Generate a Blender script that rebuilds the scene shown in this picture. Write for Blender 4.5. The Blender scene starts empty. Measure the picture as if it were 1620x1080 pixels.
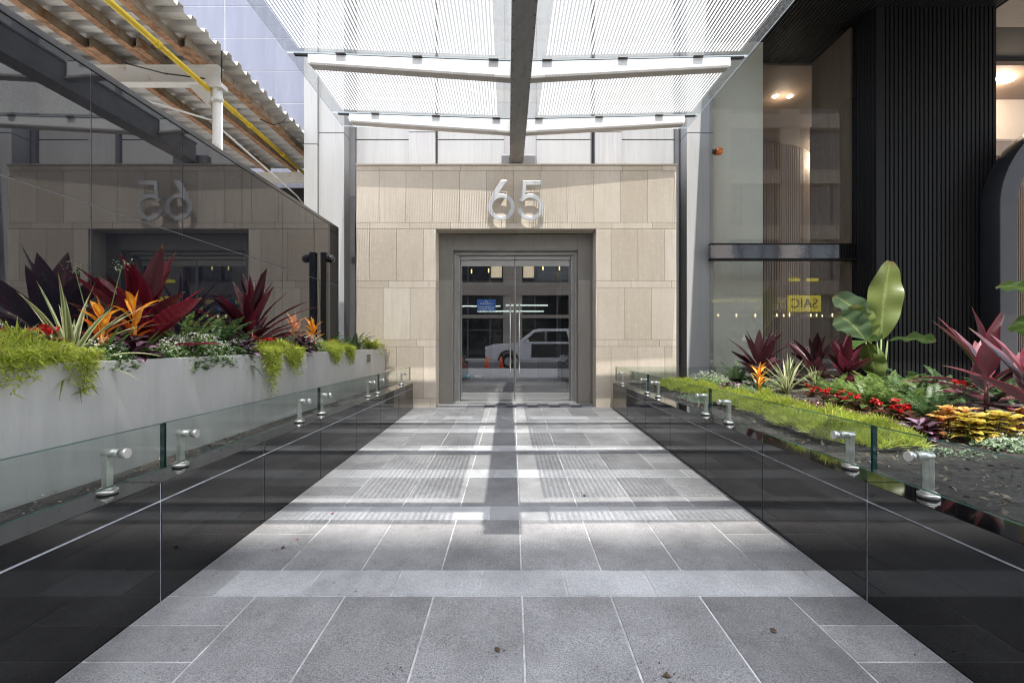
import bpy, math, random
from mathutils import Vector, Matrix

# ------------------------------------------------------------------ camera, sky, sun, exposure
S = bpy.context.scene
C = S.collection
cam_d = bpy.data.cameras.new("camera")
cam = bpy.data.objects.new("camera", cam_d)
C.objects.link(cam)
cam.location = (0, 0, 1.1)
cam.rotation_euler = (math.radians(90), 0, 0)
cam_d.sensor_width = 36
cam_d.lens = 16
cam_d.shift_x = -1 / 1620
cam_d.shift_y = 3 / 1620
cam_d.clip_start = 0.02
cam_d.clip_end = 500
S.camera = cam

SUN = Vector((0.05, -0.4167, 1.0)).normalized()      # direction towards the sun
W = bpy.data.worlds.new("World")
S.world = W
W.use_nodes = True
nt = W.node_tree
sky = nt.nodes.new("ShaderNodeTexSky")
sky.sky_type = 'NISHITA'
sky.sun_disc = False
sky.sun_elevation = math.asin(SUN.z)
sky.sun_rotation = math.atan2(SUN.x, SUN.y)
hs = nt.nodes.new("ShaderNodeHueSaturation")      # thin high cloud: a paler blue
hs.inputs["Saturation"].default_value = 0.42
nt.links.new(sky.outputs[0], hs.inputs["Color"])
nt.links.new(hs.outputs[0], nt.nodes["Background"].inputs[0])
nt.nodes["Background"].inputs[1].default_value = 0.15
sl = bpy.data.lights.new("sun", 'SUN')
sl.energy = 2.0
sl.angle = math.radians(0.4)
sl.color = (1.0, 0.95, 0.88)
so = bpy.data.objects.new("sun", sl)
C.objects.link(so)
so.rotation_euler = SUN.to_track_quat('Z', 'Y').to_euler()
so.location = (0, -10, 30)
S.view_settings.view_transform = 'Standard'
S.view_settings.look = 'None'
S.view_settings.gamma = 1
S.view_settings.exposure = 2.4
S.cycles.max_bounces = 9
S.cycles.diffuse_bounces = 5
S.cycles.glossy_bounces = 5
S.cycles.transmission_bounces = 6
S.cycles.transparent_max_bounces = 40
S.cycles.caustics_reflective = False
S.cycles.caustics_refractive = False
S.cycles.sample_clamp_indirect = 6
S.cycles.pixel_filter_type = 'BLACKMAN_HARRIS'
S.cycles.filter_width = 1.15
S.cycles.adaptive_threshold = 0.004

R = random.Random(65)
PI = math.pi
U = R.uniform

# ------------------------------------------------------------------ node helpers
def newmat(name):
    m = bpy.data.materials.new(name)
    m.use_nodes = True
    return m, m.node_tree, m.node_tree.nodes["Principled BSDF"], m.node_tree.nodes["Material Output"]

def N(t, kind, **kw):
    n = t.nodes.new(kind)
    for k, v in kw.items():
        if hasattr(n, k):
            setattr(n, k, v)
    return n

def math_(t, op, a, b=None, c=None):
    n = t.nodes.new("ShaderNodeMath")
    n.operation = op
    for i, x in enumerate((a, b, c)):
        if x is None:
            continue
        if isinstance(x, (int, float)):
            n.inputs[i].default_value = x
        else:
            t.links.new(x, n.inputs[i])
    return n.outputs[0]

def mixc(t, fac, a, b, mode='MIX'):
    n = t.nodes.new("ShaderNodeMix")
    n.data_type = 'RGBA'
    n.blend_type = mode
    for i, x in ((0, fac), (6, a), (7, b)):
        if isinstance(x, (int, float)):
            n.inputs[i].default_value = x
        elif isinstance(x, tuple):
            n.inputs[i].default_value = (*x[:3], 1)
        else:
            t.links.new(x, n.inputs[i])
    return n.outputs[2]

def noise(t, scale, detail=4, rough=0.55, vec=None, stretch=None):
    n = t.nodes.new("ShaderNodeTexNoise")
    n.inputs["Scale"].default_value = scale
    n.inputs["Detail"].default_value = detail
    n.inputs["Roughness"].default_value = rough
    tc = t.nodes.new("ShaderNodeTexCoord")
    v = tc.outputs["Object"] if vec is None else vec
    if stretch:
        mp = t.nodes.new("ShaderNodeMapping")
        mp.inputs["Scale"].default_value = stretch
        t.links.new(v, mp.inputs[0])
        v = mp.outputs[0]
    t.links.new(v, n.inputs["Vector"])
    return n.outputs[0]

def ramp(t, x, lo, hi):
    n = t.nodes.new("ShaderNodeMapRange")
    n.inputs[1].default_value = lo
    n.inputs[2].default_value = hi
    t.links.new(x, n.inputs[0])
    return n.outputs[0]

def bump(t, p, h, strength, dist=0.01):
    b = t.nodes.new("ShaderNodeBump")
    b.inputs["Strength"].default_value = strength
    b.inputs["Distance"].default_value = dist
    t.links.new(h, b.inputs["Height"])
    t.links.new(b.outputs[0], p.inputs["Normal"])

def pm(name, col, rough=0.5, metal=0.0, var=0.12, scale=3.0, bmp=0.0, bscale=60, ior=1.5, stretch=None,
       rvar=0.0, dirt=None, dscale=2.0, dlo=0.5, dhi=0.8, bstretch=None):
    m, t, p, o = newmat(name)
    n1 = noise(t, scale, 5, 0.6, stretch=stretch)
    dark = tuple(c * (1 - var) for c in col)
    lite = tuple(min(1, c * (1 + var)) for c in col)
    c = mixc(t, ramp(t, n1, 0.3, 0.7), dark, lite)
    if dirt:
        c = mixc(t, ramp(t, noise(t, dscale, 7, 0.7, stretch=stretch), dlo, dhi), c, dirt)
    t.links.new(c, p.inputs["Base Color"])
    p.inputs["Roughness"].default_value = rough
    if rvar:
        r = math_(t, 'ADD', math_(t, 'MULTIPLY', ramp(t, noise(t, scale * 2.3, 4), 0.3, 0.7), rvar), rough - rvar / 2)
        t.links.new(r, p.inputs["Roughness"])
    p.inputs["Metallic"].default_value = metal
    p.inputs["IOR"].default_value = ior
    if bmp:
        bump(t, p, noise(t, bscale, 4, 0.6, stretch=bstretch), bmp)
    return m

def emit(name, col, strength):
    m, t, p, o = newmat(name)
    p.inputs["Base Color"].default_value = (*col, 1)
    p.inputs["Emission Color"].default_value = (*col, 1)
    p.inputs["Emission Strength"].default_value = strength
    m.cycles.emission_sampling = 'NONE'
    return m

def glassmat(name, tint=(0.93, 0.97, 0.95), boost=1.6, dirt=0.02, rough=0.0, base=0.0):
    """thin clear sheet: straight-through light plus Fresnel reflection on its outward faces"""
    m, t, p, o = newmat(name)
    t.nodes.remove(p)
    tr = N(t, "ShaderNodeBsdfTransparent")
    tr.inputs[0].default_value = (*tint, 1)
    gl = N(t, "ShaderNodeBsdfGlossy")
    gl.inputs["Roughness"].default_value = rough
    fr = N(t, "ShaderNodeFresnel")
    fr.inputs[0].default_value = 1.5
    ge = N(t, "ShaderNodeNewGeometry")
    f = math_(t, 'MULTIPLY', fr.outputs[0], boost)
    f = math_(t, 'ADD', f, base)
    f = math_(t, 'MINIMUM', f, 1.0)
    f = math_(t, 'MULTIPLY', f, math_(t, 'SUBTRACT', 1.0, ge.outputs["Backfacing"]))
    mx = N(t, "ShaderNodeMixShader")
    t.links.new(f, mx.inputs[0])
    t.links.new(tr.outputs[0], mx.inputs[1])
    t.links.new(gl.outputs[0], mx.inputs[2])
    last = mx
    if dirt:
        df = N(t, "ShaderNodeBsdfDiffuse")
        df.inputs[0].default_value = (0.6, 0.62, 0.6, 1)
        d = math_(t, 'MULTIPLY', ramp(t, noise(t, 9, 6, 0.7), 0.35, 0.8), dirt)
        m2 = N(t, "ShaderNodeMixShader")
        t.links.new(d, m2.inputs[0])
        t.links.new(mx.outputs[0], m2.inputs[1])
        t.links.new(df.outputs[0], m2.inputs[2])
        last = m2
    t.links.new(last.outputs[0], o.inputs[0])
    return m

def leafmat(name, a, b, edge=None, mid=None, ew=0.7, mw=0.16, tr=0.35, rough=0.35, skew=1.0, wear=0.0, dead=None):
    m, t, p, o = newmat(name)
    at = N(t, "ShaderNodeAttribute", attribute_name="rnd")
    uv = N(t, "ShaderNodeUVMap")
    sp = N(t, "ShaderNodeSeparateXYZ")
    t.links.new(uv.outputs[0], sp.inputs[0])
    u = math_(t, 'ABSOLUTE', math_(t, 'SUBTRACT', math_(t, 'MULTIPLY', sp.outputs[0], 2.0), 1.0))
    n1 = noise(t, 35, 3)
    c = mixc(t, math_(t, 'ADD', math_(t, 'MULTIPLY', math_(t, 'POWER', at.outputs["Fac"], skew), 0.85), math_(t, 'MULTIPLY', n1, 0.2)), a, b)
    wob = math_(t, 'ADD', u, math_(t, 'MULTIPLY', math_(t, 'SUBTRACT', noise(t, 60, 3), 0.5), 0.35))
    if edge:
        c = mixc(t, ramp(t, wob, ew - 0.08, ew + 0.12), c, edge)
    if mid:
        k = math_(t, 'SUBTRACT', 1.0, ramp(t, wob, mw - 0.06, mw + 0.06))
        c = mixc(t, k, c, mid)
    # fine side veins
    vein = N(t, "ShaderNodeTexWave")
    vein.inputs["Scale"].default_value = 9
    vein.inputs["Distortion"].default_value = 1.2
    cmb = N(t, "ShaderNodeCombineXYZ")
    t.links.new(math_(t, 'ADD', sp.outputs[1], math_(t, 'MULTIPLY', u, -0.12)), cmb.inputs[0])
    t.links.new(cmb.outputs[0], vein.inputs[0])
    c = mixc(t, math_(t, 'MULTIPLY', vein.outputs[1], 0.18), c, tuple(x * 0.45 for x in a))
    if dead:
        c = mixc(t, ramp(t, at.outputs["Fac"], 0.88, 0.97), c, dead)
    if wear:
        wv = math_(t, 'ADD', sp.outputs[1], math_(t, 'MULTIPLY', math_(t, 'SUBTRACT', noise(t, 14, 4, 0.7), 0.5), 0.25))
        c = mixc(t, ramp(t, wv, 0.93, 1.0), c, (0.17, 0.11, 0.06))
        c = mixc(t, math_(t, 'MULTIPLY', ramp(t, noise(t, 48, 5, 0.75), 0.66, 0.74), wear), c, (0.13, 0.085, 0.05))
    t.links.new(c, p.inputs["Base Color"])
    p.inputs["Roughness"].default_value = rough
    bump(t, p, vein.outputs[1], 0.12, 0.004)
    tl = N(t, "ShaderNodeBsdfTranslucent")
    t.links.new(c, tl.inputs[0])
    mx = N(t, "ShaderNodeMixShader")
    mx.inputs[0].default_value = tr
    t.links.new(p.outputs[0], mx.inputs[1])
    t.links.new(tl.outputs[0], mx.inputs[2])
    t.links.new(mx.outputs[0], o.inputs[0])
    return m

# ------------------------------------------------------------------ mesh helpers
ORG = {}
class MB:
    def __init__(s):
        s.v = []; s.f = []; s.m = []; s.uv = []; s.r = []; s.sm = []
    def face(s, idx, m=0, uv=None, r=0.0, smooth=False):
        s.f.append(tuple(idx)); s.m.append(m); s.uv.append(uv); s.r.append(r); s.sm.append(smooth)
    def add(s, pts):
        i = len(s.v); s.v += [tuple(p) for p in pts]; return i
    def poly(s, pts, m=0, uv=None, r=0.0, smooth=False):
        i = s.add(pts); s.face(range(i, i + len(pts)), m, uv, r, smooth)
    def box(s, x0, x1, y0, y1, z0, z1, m=0, r=0.0):
        i = s.add([(x0,y0,z0),(x1,y0,z0),(x1,y1,z0),(x0,y1,z0),(x0,y0,z1),(x1,y0,z1),(x1,y1,z1),(x0,y1,z1)])
        for q in ((0,3,2,1),(4,5,6,7),(0,1,5,4),(1,2,6,5),(2,3,7,6),(3,0,4,7)):
            s.face([i + k for k in q], m, None, r)
    def hexa(s, b, t, m=0, r=0.0):
        """b, t: four points each, counter-clockwise from above"""
        i = s.add(list(b) + list(t))
        for q in ((0,3,2,1),(4,5,6,7),(0,1,5,4),(1,2,6,5),(2,3,7,6),(3,0,4,7)):
            s.face([i + k for k in q], m, None, r)
    def prism(s, poly, axis, a, b, m=0):
        """extrude a 2D outline along an axis ('x','y','z') from a to b"""
        def P(p, w):
            return {'x': (w, p[0], p[1]), 'y': (p[0], w, p[1]), 'z': (p[0], p[1], w)}[axis]
        n = len(poly)
        i = s.add([P(p, a) for p in poly] + [P(p, b) for p in poly])
        s.face(range(i, i + n), m); s.face(range(i + 2 * n - 1, i + n - 1, -1), m)
        for k in range(n):
            j = (k + 1) % n
            s.face((i + k, i + n + k, i + n + j, i + j), m)
    def tube(s, pts, r, n=8, m=0, caps=True, rnd=0.0):
        pts = [Vector(p) for p in pts]
        rs = r if isinstance(r, (list, tuple)) else [r] * len(pts)
        rings = []
        for k, p in enumerate(pts):
            d = (pts[min(k + 1, len(pts) - 1)] - pts[max(k - 1, 0)]).normalized()
            a = d.cross(Vector((0, 0, 1)) if abs(d.z) < 0.95 else Vector((1, 0, 0))).normalized()
            b = a.cross(d)
            rings.append(s.add([p + (a * math.cos(2 * PI * q / n) + b * math.sin(2 * PI * q / n)) * rs[k] for q in range(n)]))
        for k in range(len(pts) - 1):
            for q in range(n):
                w = (q + 1) % n
                s.face((rings[k] + q, rings[k] + w, rings[k + 1] + w, rings[k + 1] + q), m, None, rnd, True)
        if caps:
            s.face(range(rings[0] + n - 1, rings[0] - 1, -1), m); s.face(range(rings[-1], rings[-1] + n), m)
    def ball(s, c, r, m=0, n=10, h=6, sq=(1, 1, 1)):
        c = Vector(c)
        rows = []
        for a in range(h + 1):
            th = PI * a / h
            rows.append(s.add([c + Vector((r * sq[0] * math.sin(th) * math.cos(2 * PI * q / n), r * sq[1] * math.sin(th) * math.sin(2 * PI * q / n), r * sq[2] * math.cos(th))) for q in range(n)]))
        for a in range(h):
            for q in range(n):
                w = (q + 1) % n
                s.face((rows[a] + q, rows[a + 1] + q, rows[a + 1] + w, rows[a] + w), m, None, 0, True)
    def leaf(s, base, az, e0, e1, L, Wd, n=8, shape='lance', fold=0.2, roll=0.0, m=0, wave=0.0, cur=1.2, azc=0.0):
        p = Vector(base); rr = U(0, 1); prev = None; across = 4 if Wd > 0.03 else 2
        ph = U(0, 6)
        for k in range(n + 1):
            t = k / n
            el = e0 + (e1 - e0) * t ** cur
            aa = az + azc * t
            d = Vector((math.cos(el) * math.cos(aa), math.cos(el) * math.sin(aa), math.sin(el)))
            if k:
                p = p + d * (L / n)
            side = Vector((-math.sin(aa), math.cos(aa), 0))
            side = Matrix.Rotation(roll * (0.3 + 0.7 * t), 3, d) @ side
            nor = side.cross(d) * -1
            if shape == 'lance':
                q = max(0.0, (t - 0.12) / 0.88)
                w = 0.2 * (1 - t) + math.sin(PI * q ** 0.72) ** 0.85 if q > 0 else 0.2
            elif shape == 'strap':
                w = (1 - t ** 2.6) * (0.75 + 0.5 * t * (1 - t))
            elif shape == 'paddle':
                w = max(0.04, 1 - abs(2 * (0.04 + t * 0.96) - 1.06) ** 2.4) ** 0.75
            else:
                w = max(0.05, math.sin(PI * min(1, t * 0.93 + 0.05)) ** 0.7)
            w = max(w, 0.015) * Wd / 2
            row = []
            for q in range(across + 1):
                uu = -1 + 2 * q / across
                off = fold * abs(uu) * w + wave * w * abs(uu) * math.sin(t * 17 + ph + (uu > 0) * 2)
                row.append(p + side * (uu * w) + nor * off)
            i = s.add(row)
            if prev is not None:
                for q in range(across):
                    if shape == 'paddle' and wave > 0.1 and q in (0, across - 1) and 3 < k < n - 1 and R.random() < 0.0:
                        continue
                    a0, a1 = q / across, (q + 1) / across
                    s.face((prev + q, prev + q + 1, i + q + 1, i + q), m,
                           ((a0, t - 1 / n), (a1, t - 1 / n), (a1, t), (a0, t)), rr, True)
            prev = i
        return p
    def petal(s, c, d, nrm, L, w, m=0, rr=None):
        """a small four-cornered leaflet"""
        c = Vector(c); d = Vector(d); side = d.cross(Vector(nrm))
        if side.length < 1e-4:
            side = Vector((1, 0, 0))
        side.normalize()
        s.poly([c, c + d * L * 0.45 - side * w / 2, c + d * L, c + d * L * 0.45 + side * w / 2], m,
               ((0.5, 0), (0, 0.5), (0.5, 1), (1, 0.5)), U(0, 1) if rr is None else rr, True)
    def build(s, name, mats, parent=None, bevel=0.0, loc=None):
        o_ = Vector(ORG[parent.name]) if parent else Vector(loc or (0, 0, 0))
        me = bpy.data.meshes.new(name)
        me.from_pydata([(v[0] - o_.x, v[1] - o_.y, v[2] - o_.z) for v in s.v], [], s.f)
        for m in (mats if isinstance(mats, (list, tuple)) else [mats]):
            me.materials.append(m)
        me.polygons.foreach_set("material_index", s.m)
        me.polygons.foreach_set("use_smooth", s.sm)
        if any(u is not None for u in s.uv):
            ul = me.uv_layers.new(name="UVMap")
            flat = []
            for f, u in zip(s.f, s.uv):
                if u is None:
                    flat += [0.5, 0.5] * len(f)
                else:
                    for q in u:
                        flat += [q[0], q[1]]
            ul.data.foreach_set("uv", flat)
        at = me.attributes.new("rnd", 'FLOAT', 'FACE')
        at.data.foreach_set("value", s.r)
        me.update()
        o = bpy.data.objects.new(name, me)
        C.objects.link(o)
        if parent:
            o.parent = parent
        else:
            o.location = o_
        ORG[o.name] = tuple(o_)
        if bevel:
            b = o.modifiers.new("bevel", 'BEVEL')
            b.width = bevel; b.segments = 2; b.limit_method = 'ANGLE'; b.angle_limit = 0.6
        return o

def thing(name, label, cat, loc, group=None):
    o = bpy.data.objects.new(name, None)
    C.objects.link(o)
    o.location = loc
    o.empty_display_size = 0.1
    o["label"] = label; o["category"] = cat
    if group: o["group"] = group
    ORG[o.name] = tuple(loc)
    return o

def tag(o, label, cat, group=None):
    o["label"] = label; o["category"] = cat
    if group: o["group"] = group
    return o

def struct(o, kind="structure"):
    o["kind"] = kind
    return o

def text_obj(name, body, size, mat, parent, origin, right, up, align='CENTER', depth=0.002, font_scale=1.0):
    """lettering as mesh, lying in the plane spanned by right/up at origin"""
    cu = bpy.data.curves.new(name, 'FONT')
    cu.body = body; cu.size = size; cu.align_x = align; cu.align_y = 'CENTER'; cu.extrude = depth / 2
    cu.space_line = 0.95
    tmp = bpy.data.objects.new(name + "_tmp", cu)
    C.objects.link(tmp)
    dg = bpy.context.evaluated_depsgraph_get()
    me = bpy.data.meshes.new_from_object(tmp.evaluated_get(dg))
    bpy.data.objects.remove(tmp)
    r = Vector(right).normalized(); u = Vector(up).normalized(); n = r.cross(u)
    o_ = Vector(ORG[parent.name]) if parent else Vector((0, 0, 0))
    M = Matrix(((r.x, u.x, n.x, origin[0] - o_.x), (r.y, u.y, n.y, origin[1] - o_.y), (r.z, u.z, n.z, origin[2] - o_.z), (0, 0, 0, 1)))
    me.transform(M)
    me.materials.clear(); me.materials.append(mat)
    o = bpy.data.objects.new(name, me)
    C.objects.link(o)
    if parent: o.parent = parent
    ORG[o.name] = tuple(o_)
    return o

def px(x, Y):  return (x - 811) * Y / 720           # photograph pixel -> metres at depth Y
def pz(y, Y):  return 1.1 + (543 - y) * Y / 720
SL = 0.0236                                          # slope of the ramp
def fz(Y):  return SL * max(0, Y)

# ------------------------------------------------------------------ materials
def granite(name, dark, lite, rough, speck=230):
    m, t, p, o = newmat(name)
    at = N(t, "ShaderNodeAttribute", attribute_name="rnd")
    n1 = noise(t, speck, 2, 0.6)
    n2 = noise(t, 3.0, 6, 0.65)
    n3 = noise(t, 130, 3, 0.7)
    c = mixc(t, ramp(t, n1, 0.38, 0.64), dark, lite)
    c = mixc(t, math_(t, 'MULTIPLY', ramp(t, n3, 0.4, 0.75), 0.5), c, tuple(x * 1.35 for x in lite))
    c = mixc(t, math_(t, 'MULTIPLY', ramp(t, n2, 0.42, 0.68), 0.5), c, tuple(x * 0.6 for x in dark))
    c = mixc(t, math_(t, 'MULTIPLY', ramp(t, noise(t, 1.7, 7, 0.7, stretch=(1, 0.6, 1)), 0.52, 0.72), 0.35), c, tuple(min(1, x * 1.25) for x in lite))
    gum = N(t, "ShaderNodeTexVoronoi"); gum.inputs["Scale"].default_value = 5.5
    tcg = N(t, "ShaderNodeTexCoord"); t.links.new(tcg.outputs["Object"], gum.inputs["Vector"])
    gs = math_(t, 'LESS_THAN', gum.outputs["Distance"], math_(t, 'ADD', 0.02, math_(t, 'MULTIPLY', n2, 0.05)))
    c = mixc(t, math_(t, 'MULTIPLY', gs, 0.45), c, tuple(x * 0.5 for x in dark))
    v = math_(t, 'ADD', 0.78, math_(t, 'MULTIPLY', at.outputs["Fac"], 0.42))
    k = N(t, "ShaderNodeCombineColor")
    for q in range(3): t.links.new(v, k.inputs[q])
    c = mixc(t, 1.0, c, k.outputs[0], 'MULTIPLY')
    t.links.new(c, p.inputs["Base Color"])
    p.inputs["Roughness"].default_value = rough
    r = math_(t, 'ADD', rough - 0.1, math_(t, 'MULTIPLY', n2, 0.2))
    t.links.new(r, p.inputs["Roughness"])
    bump(t, p, n1, 0.15, 0.003)
    return m
M_tile_d = granite("dark granite paver", (0.115, 0.115, 0.117), (0.335, 0.333, 0.337), 0.55)
M_tile_l = granite("light granite paver", (0.25, 0.252, 0.256), (0.45, 0.452, 0.457), 0.55)
M_grout = pm("light grout", (0.48, 0.47, 0.46), 0.9, var=0.3, scale=9, dirt=(0.16, 0.155, 0.15), dscale=6, dlo=0.5, dhi=0.7)
M_black = pm("polished black granite", (0.003, 0.003, 0.0034), 0.05, var=0.4, scale=200, rvar=0.03, ior=1.6, dirt=(0.009, 0.0088, 0.0085), dscale=5, dlo=0.5, dhi=0.8)
M_bgrout = pm("grey wall grout", (0.52, 0.52, 0.55), 0.6, var=0.35, scale=14)
def stonemat():
    m, t, p, o = newmat("beige limestone")
    at = N(t, "ShaderNodeAttribute", attribute_name="rnd")
    n1 = noise(t, 2.2, 6, 0.6, stretch=(1, 1, 0.5))
    n2 = noise(t, 55, 5, 0.75)
    n3 = noise(t, 16, 5, 0.7)
    c = mixc(t, at.outputs["Fac"], (0.58, 0.49, 0.385), (0.75, 0.66, 0.55))
    c = mixc(t, math_(t, 'MULTIPLY', ramp(t, n1, 0.4, 0.7), 0.4), c, (0.50, 0.405, 0.30))
    c = mixc(t, math_(t, 'MULTIPLY', ramp(t, n3, 0.5, 0.72), 0.4), c, (0.76, 0.70, 0.62))
    c = mixc(t, math_(t, 'MULTIPLY', ramp(t, n2, 0.54, 0.7), 0.45), c, (0.36, 0.27, 0.19))
    c = mixc(t, math_(t, 'MULTIPLY', ramp(t, noise(t, 5, 6, 0.7, stretch=(5, 1, 0.25)), 0.52, 0.75), 0.4), c, (0.40, 0.325, 0.25))
    t.links.new(c, p.inputs["Base Color"])
    p.inputs["Roughness"].default_value = 0.75
    bump(t, p, n2, 0.25, 0.004)
    return m
M_stone = stonemat()
M_sjoint = pm("stone joint", (0.16, 0.13, 0.10), 0.9)
M_white = pm("white wall panel", (0.31, 0.315, 0.32), 0.5, var=0.05, scale=1.2, dirt=(0.235, 0.235, 0.235), dscale=2.5, dlo=0.5, dhi=0.85, stretch=(6, 6, 0.35))
M_white2 = pm("grey white panel", (0.31, 0.31, 0.32), 0.5, var=0.07, scale=1.5, dirt=(0.235, 0.235, 0.24), dscale=4, dlo=0.45, dhi=0.8, stretch=(8, 8, 0.3))
M_joint = pm("dark panel joint", (0.10, 0.10, 0.11), 0.7)
M_gap = pm("dark metal reveal", (0.13, 0.13, 0.14), 0.4, metal=0.3)
M_bluegrey = pm("blue grey metal panel", (0.165, 0.172, 0.212), 0.35, metal=0.35, var=0.10, scale=0.9, dirt=(0.22, 0.227, 0.27), dscale=1.4, stretch=(4, 4, 0.5))
M_bljoint = pm("pale panel joint", (0.62, 0.62, 0.68), 0.6)
M_dglass = pm("black mirror glass", (0.012, 0.013, 0.019), 0.015, var=0.1, scale=5, ior=2.15, dirt=(0.02, 0.02, 0.022), dscale=7, dlo=0.5, dhi=0.8, bmp=0.012, bscale=0.9)
M_dglassj = pm("pale silicone joint", (0.28, 0.28, 0.31), 0.6)
M_steel = pm("brushed stainless steel", (0.62, 0.62, 0.61), 0.34, metal=0.9, var=0.04, scale=2, stretch=(1, 1, 8))
M_steel_h = pm("satin door steel", (0.50, 0.49, 0.475), 0.34, metal=1.0, var=0.08, scale=6, stretch=(1, 1, 20), rvar=0.12)
M_bronze = pm("grey bronze metal", (0.30, 0.285, 0.265), 0.4, metal=0.75, var=0.07, scale=3, rvar=0.12, stretch=(3, 3, 0.6))
M_post = pm("cast clamp steel", (0.66, 0.65, 0.61), 0.38, metal=0.75, var=0.2, scale=18, rvar=0.15, dirt=(0.40, 0.33, 0.2), dscale=24, dlo=0.58, dhi=0.8)
M_planter = pm("brushed grey planter metal", (0.50, 0.485, 0.465), 0.42, metal=0.25, var=0.05, scale=2.2, dirt=(0.38, 0.37, 0.35), dscale=1.6, dlo=0.5, dhi=0.8, stretch=(1, 3, 0.7), rvar=0.12, bmp=0.03, bscale=6, bstretch=(1, 1, 40))
_t = M_planter.node_tree; _p = _t.nodes["Principled BSDF"]
_c = _p.inputs["Base Color"].links[0].from_socket
_st = ramp(_t, noise(_t, 3.0, 6, 0.7, stretch=(1, 7, 0.3)), 0.56, 0.74)
_c = mixc(_t, math_(_t, 'MULTIPLY', _st, 0.35), _c, (0.29, 0.275, 0.25))
_t.links.new(_c, _p.inputs["Base Color"])
M_beam = pm("grey painted spine beam", (0.22, 0.22, 0.22), 0.5, metal=0.3, var=0.12, scale=4, dirt=(0.13, 0.13, 0.13), dscale=6, stretch=(3, 1, 1))
M_rib = pm("white painted steel rib", (0.72, 0.72, 0.71), 0.4, var=0.04, scale=3, dirt=(0.55, 0.54, 0.5), dscale=7, dlo=0.58, dhi=0.85)
M_ribflange = pm("grey steel flange", (0.34, 0.32, 0.30), 0.45, var=0.1, scale=5)
M_clip = pm("dark glass clip", (0.10, 0.10, 0.10), 0.4, metal=0.7)
M_rail = glassmat("clear railing glass", (0.87, 0.905, 0.885), 1.15, 0.004)
M_edge = pm("green glass edge", (0.006, 0.045, 0.036), 0.3, var=0.6, scale=3, ior=1.25)
M_doorglass = glassmat("door glass", (0.62, 0.66, 0.64), 2.6, 0.02, base=0.2)
M_shopglass = glassmat("shop window glass", (0.90, 0.905, 0.885), 1.5, 0.02, base=0.03)
M_soil = pm("dark potting soil", (0.026, 0.021, 0.018), 0.95, var=0.6, scale=30, bmp=0.9, bscale=45, dirt=(0.085, 0.07, 0.055), dscale=26, dlo=0.55, dhi=0.7)
M_chip = pm("bark and leaf chips", (0.16, 0.12, 0.085), 0.9, var=0.6, scale=8)
M_chipl = pm("pale flakes", (0.55, 0.53, 0.46), 0.8, var=0.3, scale=8)
M_slat = pm("black anodised slat", (0.006, 0.006, 0.0065), 0.6, ior=1.3, var=0.2, scale=2, stretch=(4, 4, 0.4))
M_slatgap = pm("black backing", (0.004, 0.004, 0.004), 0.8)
M_asphalt = pm("street asphalt", (0.10, 0.10, 0.102), 0.9, var=0.3, scale=8, bmp=0.4, bscale=120)
M_conc = pm("pavement concrete", (0.46, 0.45, 0.43), 0.85, var=0.15, scale=3)
M_yellow = pm("yellow paint", (0.72, 0.50, 0.03), 0.45, var=0.1, scale=5, dirt=(0.35, 0.25, 0.05), dscale=14, dlo=0.6, dhi=0.85)
M_wsteel = pm("chipped white scaffold paint", (0.68, 0.66, 0.61), 0.55, var=0.06, scale=4, dirt=(0.33, 0.14, 0.05), dscale=7, dlo=0.6, dhi=0.76)
M_rust = pm("rusty joist", (0.38, 0.32, 0.25), 0.8, var=0.25, scale=5, dirt=(0.30, 0.15, 0.06), dscale=6, dlo=0.5, dhi=0.64, bmp=0.3, bscale=40)
M_rusted = pm("bright rust flange", (0.36, 0.20, 0.11), 0.85, var=0.4, scale=9, dirt=(0.10, 0.04, 0.015), dscale=14, dlo=0.48, dhi=0.7)
M_deck = pm("weathered corrugated deck", (0.58, 0.565, 0.53), 0.55, metal=0.1, var=0.14, scale=1.5, dirt=(0.30, 0.24, 0.16), dscale=3, dlo=0.5, dhi=0.72, stretch=(0.6, 3, 1))
M_blackm = pm("black plastic", (0.012, 0.012, 0.013), 0.3, var=0.2)
M_wire = pm("black cable", (0.01, 0.01, 0.01), 0.5)

def plane_sheet(name, x0, x1, y0, y1, z, mat, nx=1, ny=1):
    b = MB()
    for i in range(nx):
        for j in range(ny):
            xa = x0 + (x1 - x0) * i / nx; xb = x0 + (x1 - x0) * (i + 1) / nx
            ya = y0 + (y1 - y0) * j / ny; yb = y0 + (y1 - y0) * (j + 1) / ny
            b.poly([(xa, ya, z), (xb, ya, z), (xb, yb, z), (xa, yb, z)])
    return struct(b.build(name, mat))

# ================================================================== THE SETTING
plane_sheet("ground", -150, 150, -150, 150, -0.30, M_conc)
plane_sheet("road", -90, 90, -15.5, -5.8, -0.16, M_asphalt)
def kerb_block(name, x0, x1, y0, y1, z1):
    b = MB(); b.box(x0, x1, y0, y1, -0.29, z1)
    return struct(b.build(name, M_conc, bevel=0.01))
kerb_block("pavement", -90, 90, -5.8, 0.25, -0.01)
kerb_block("far_pavement", -90, 90, -19.0, -15.5, -0.01)
b = MB(); b.box(-30, -0.2, -15.62, -15.505, -0.2, 0.0)
struct(b.build("yellow_kerb", M_yellow))

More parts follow.
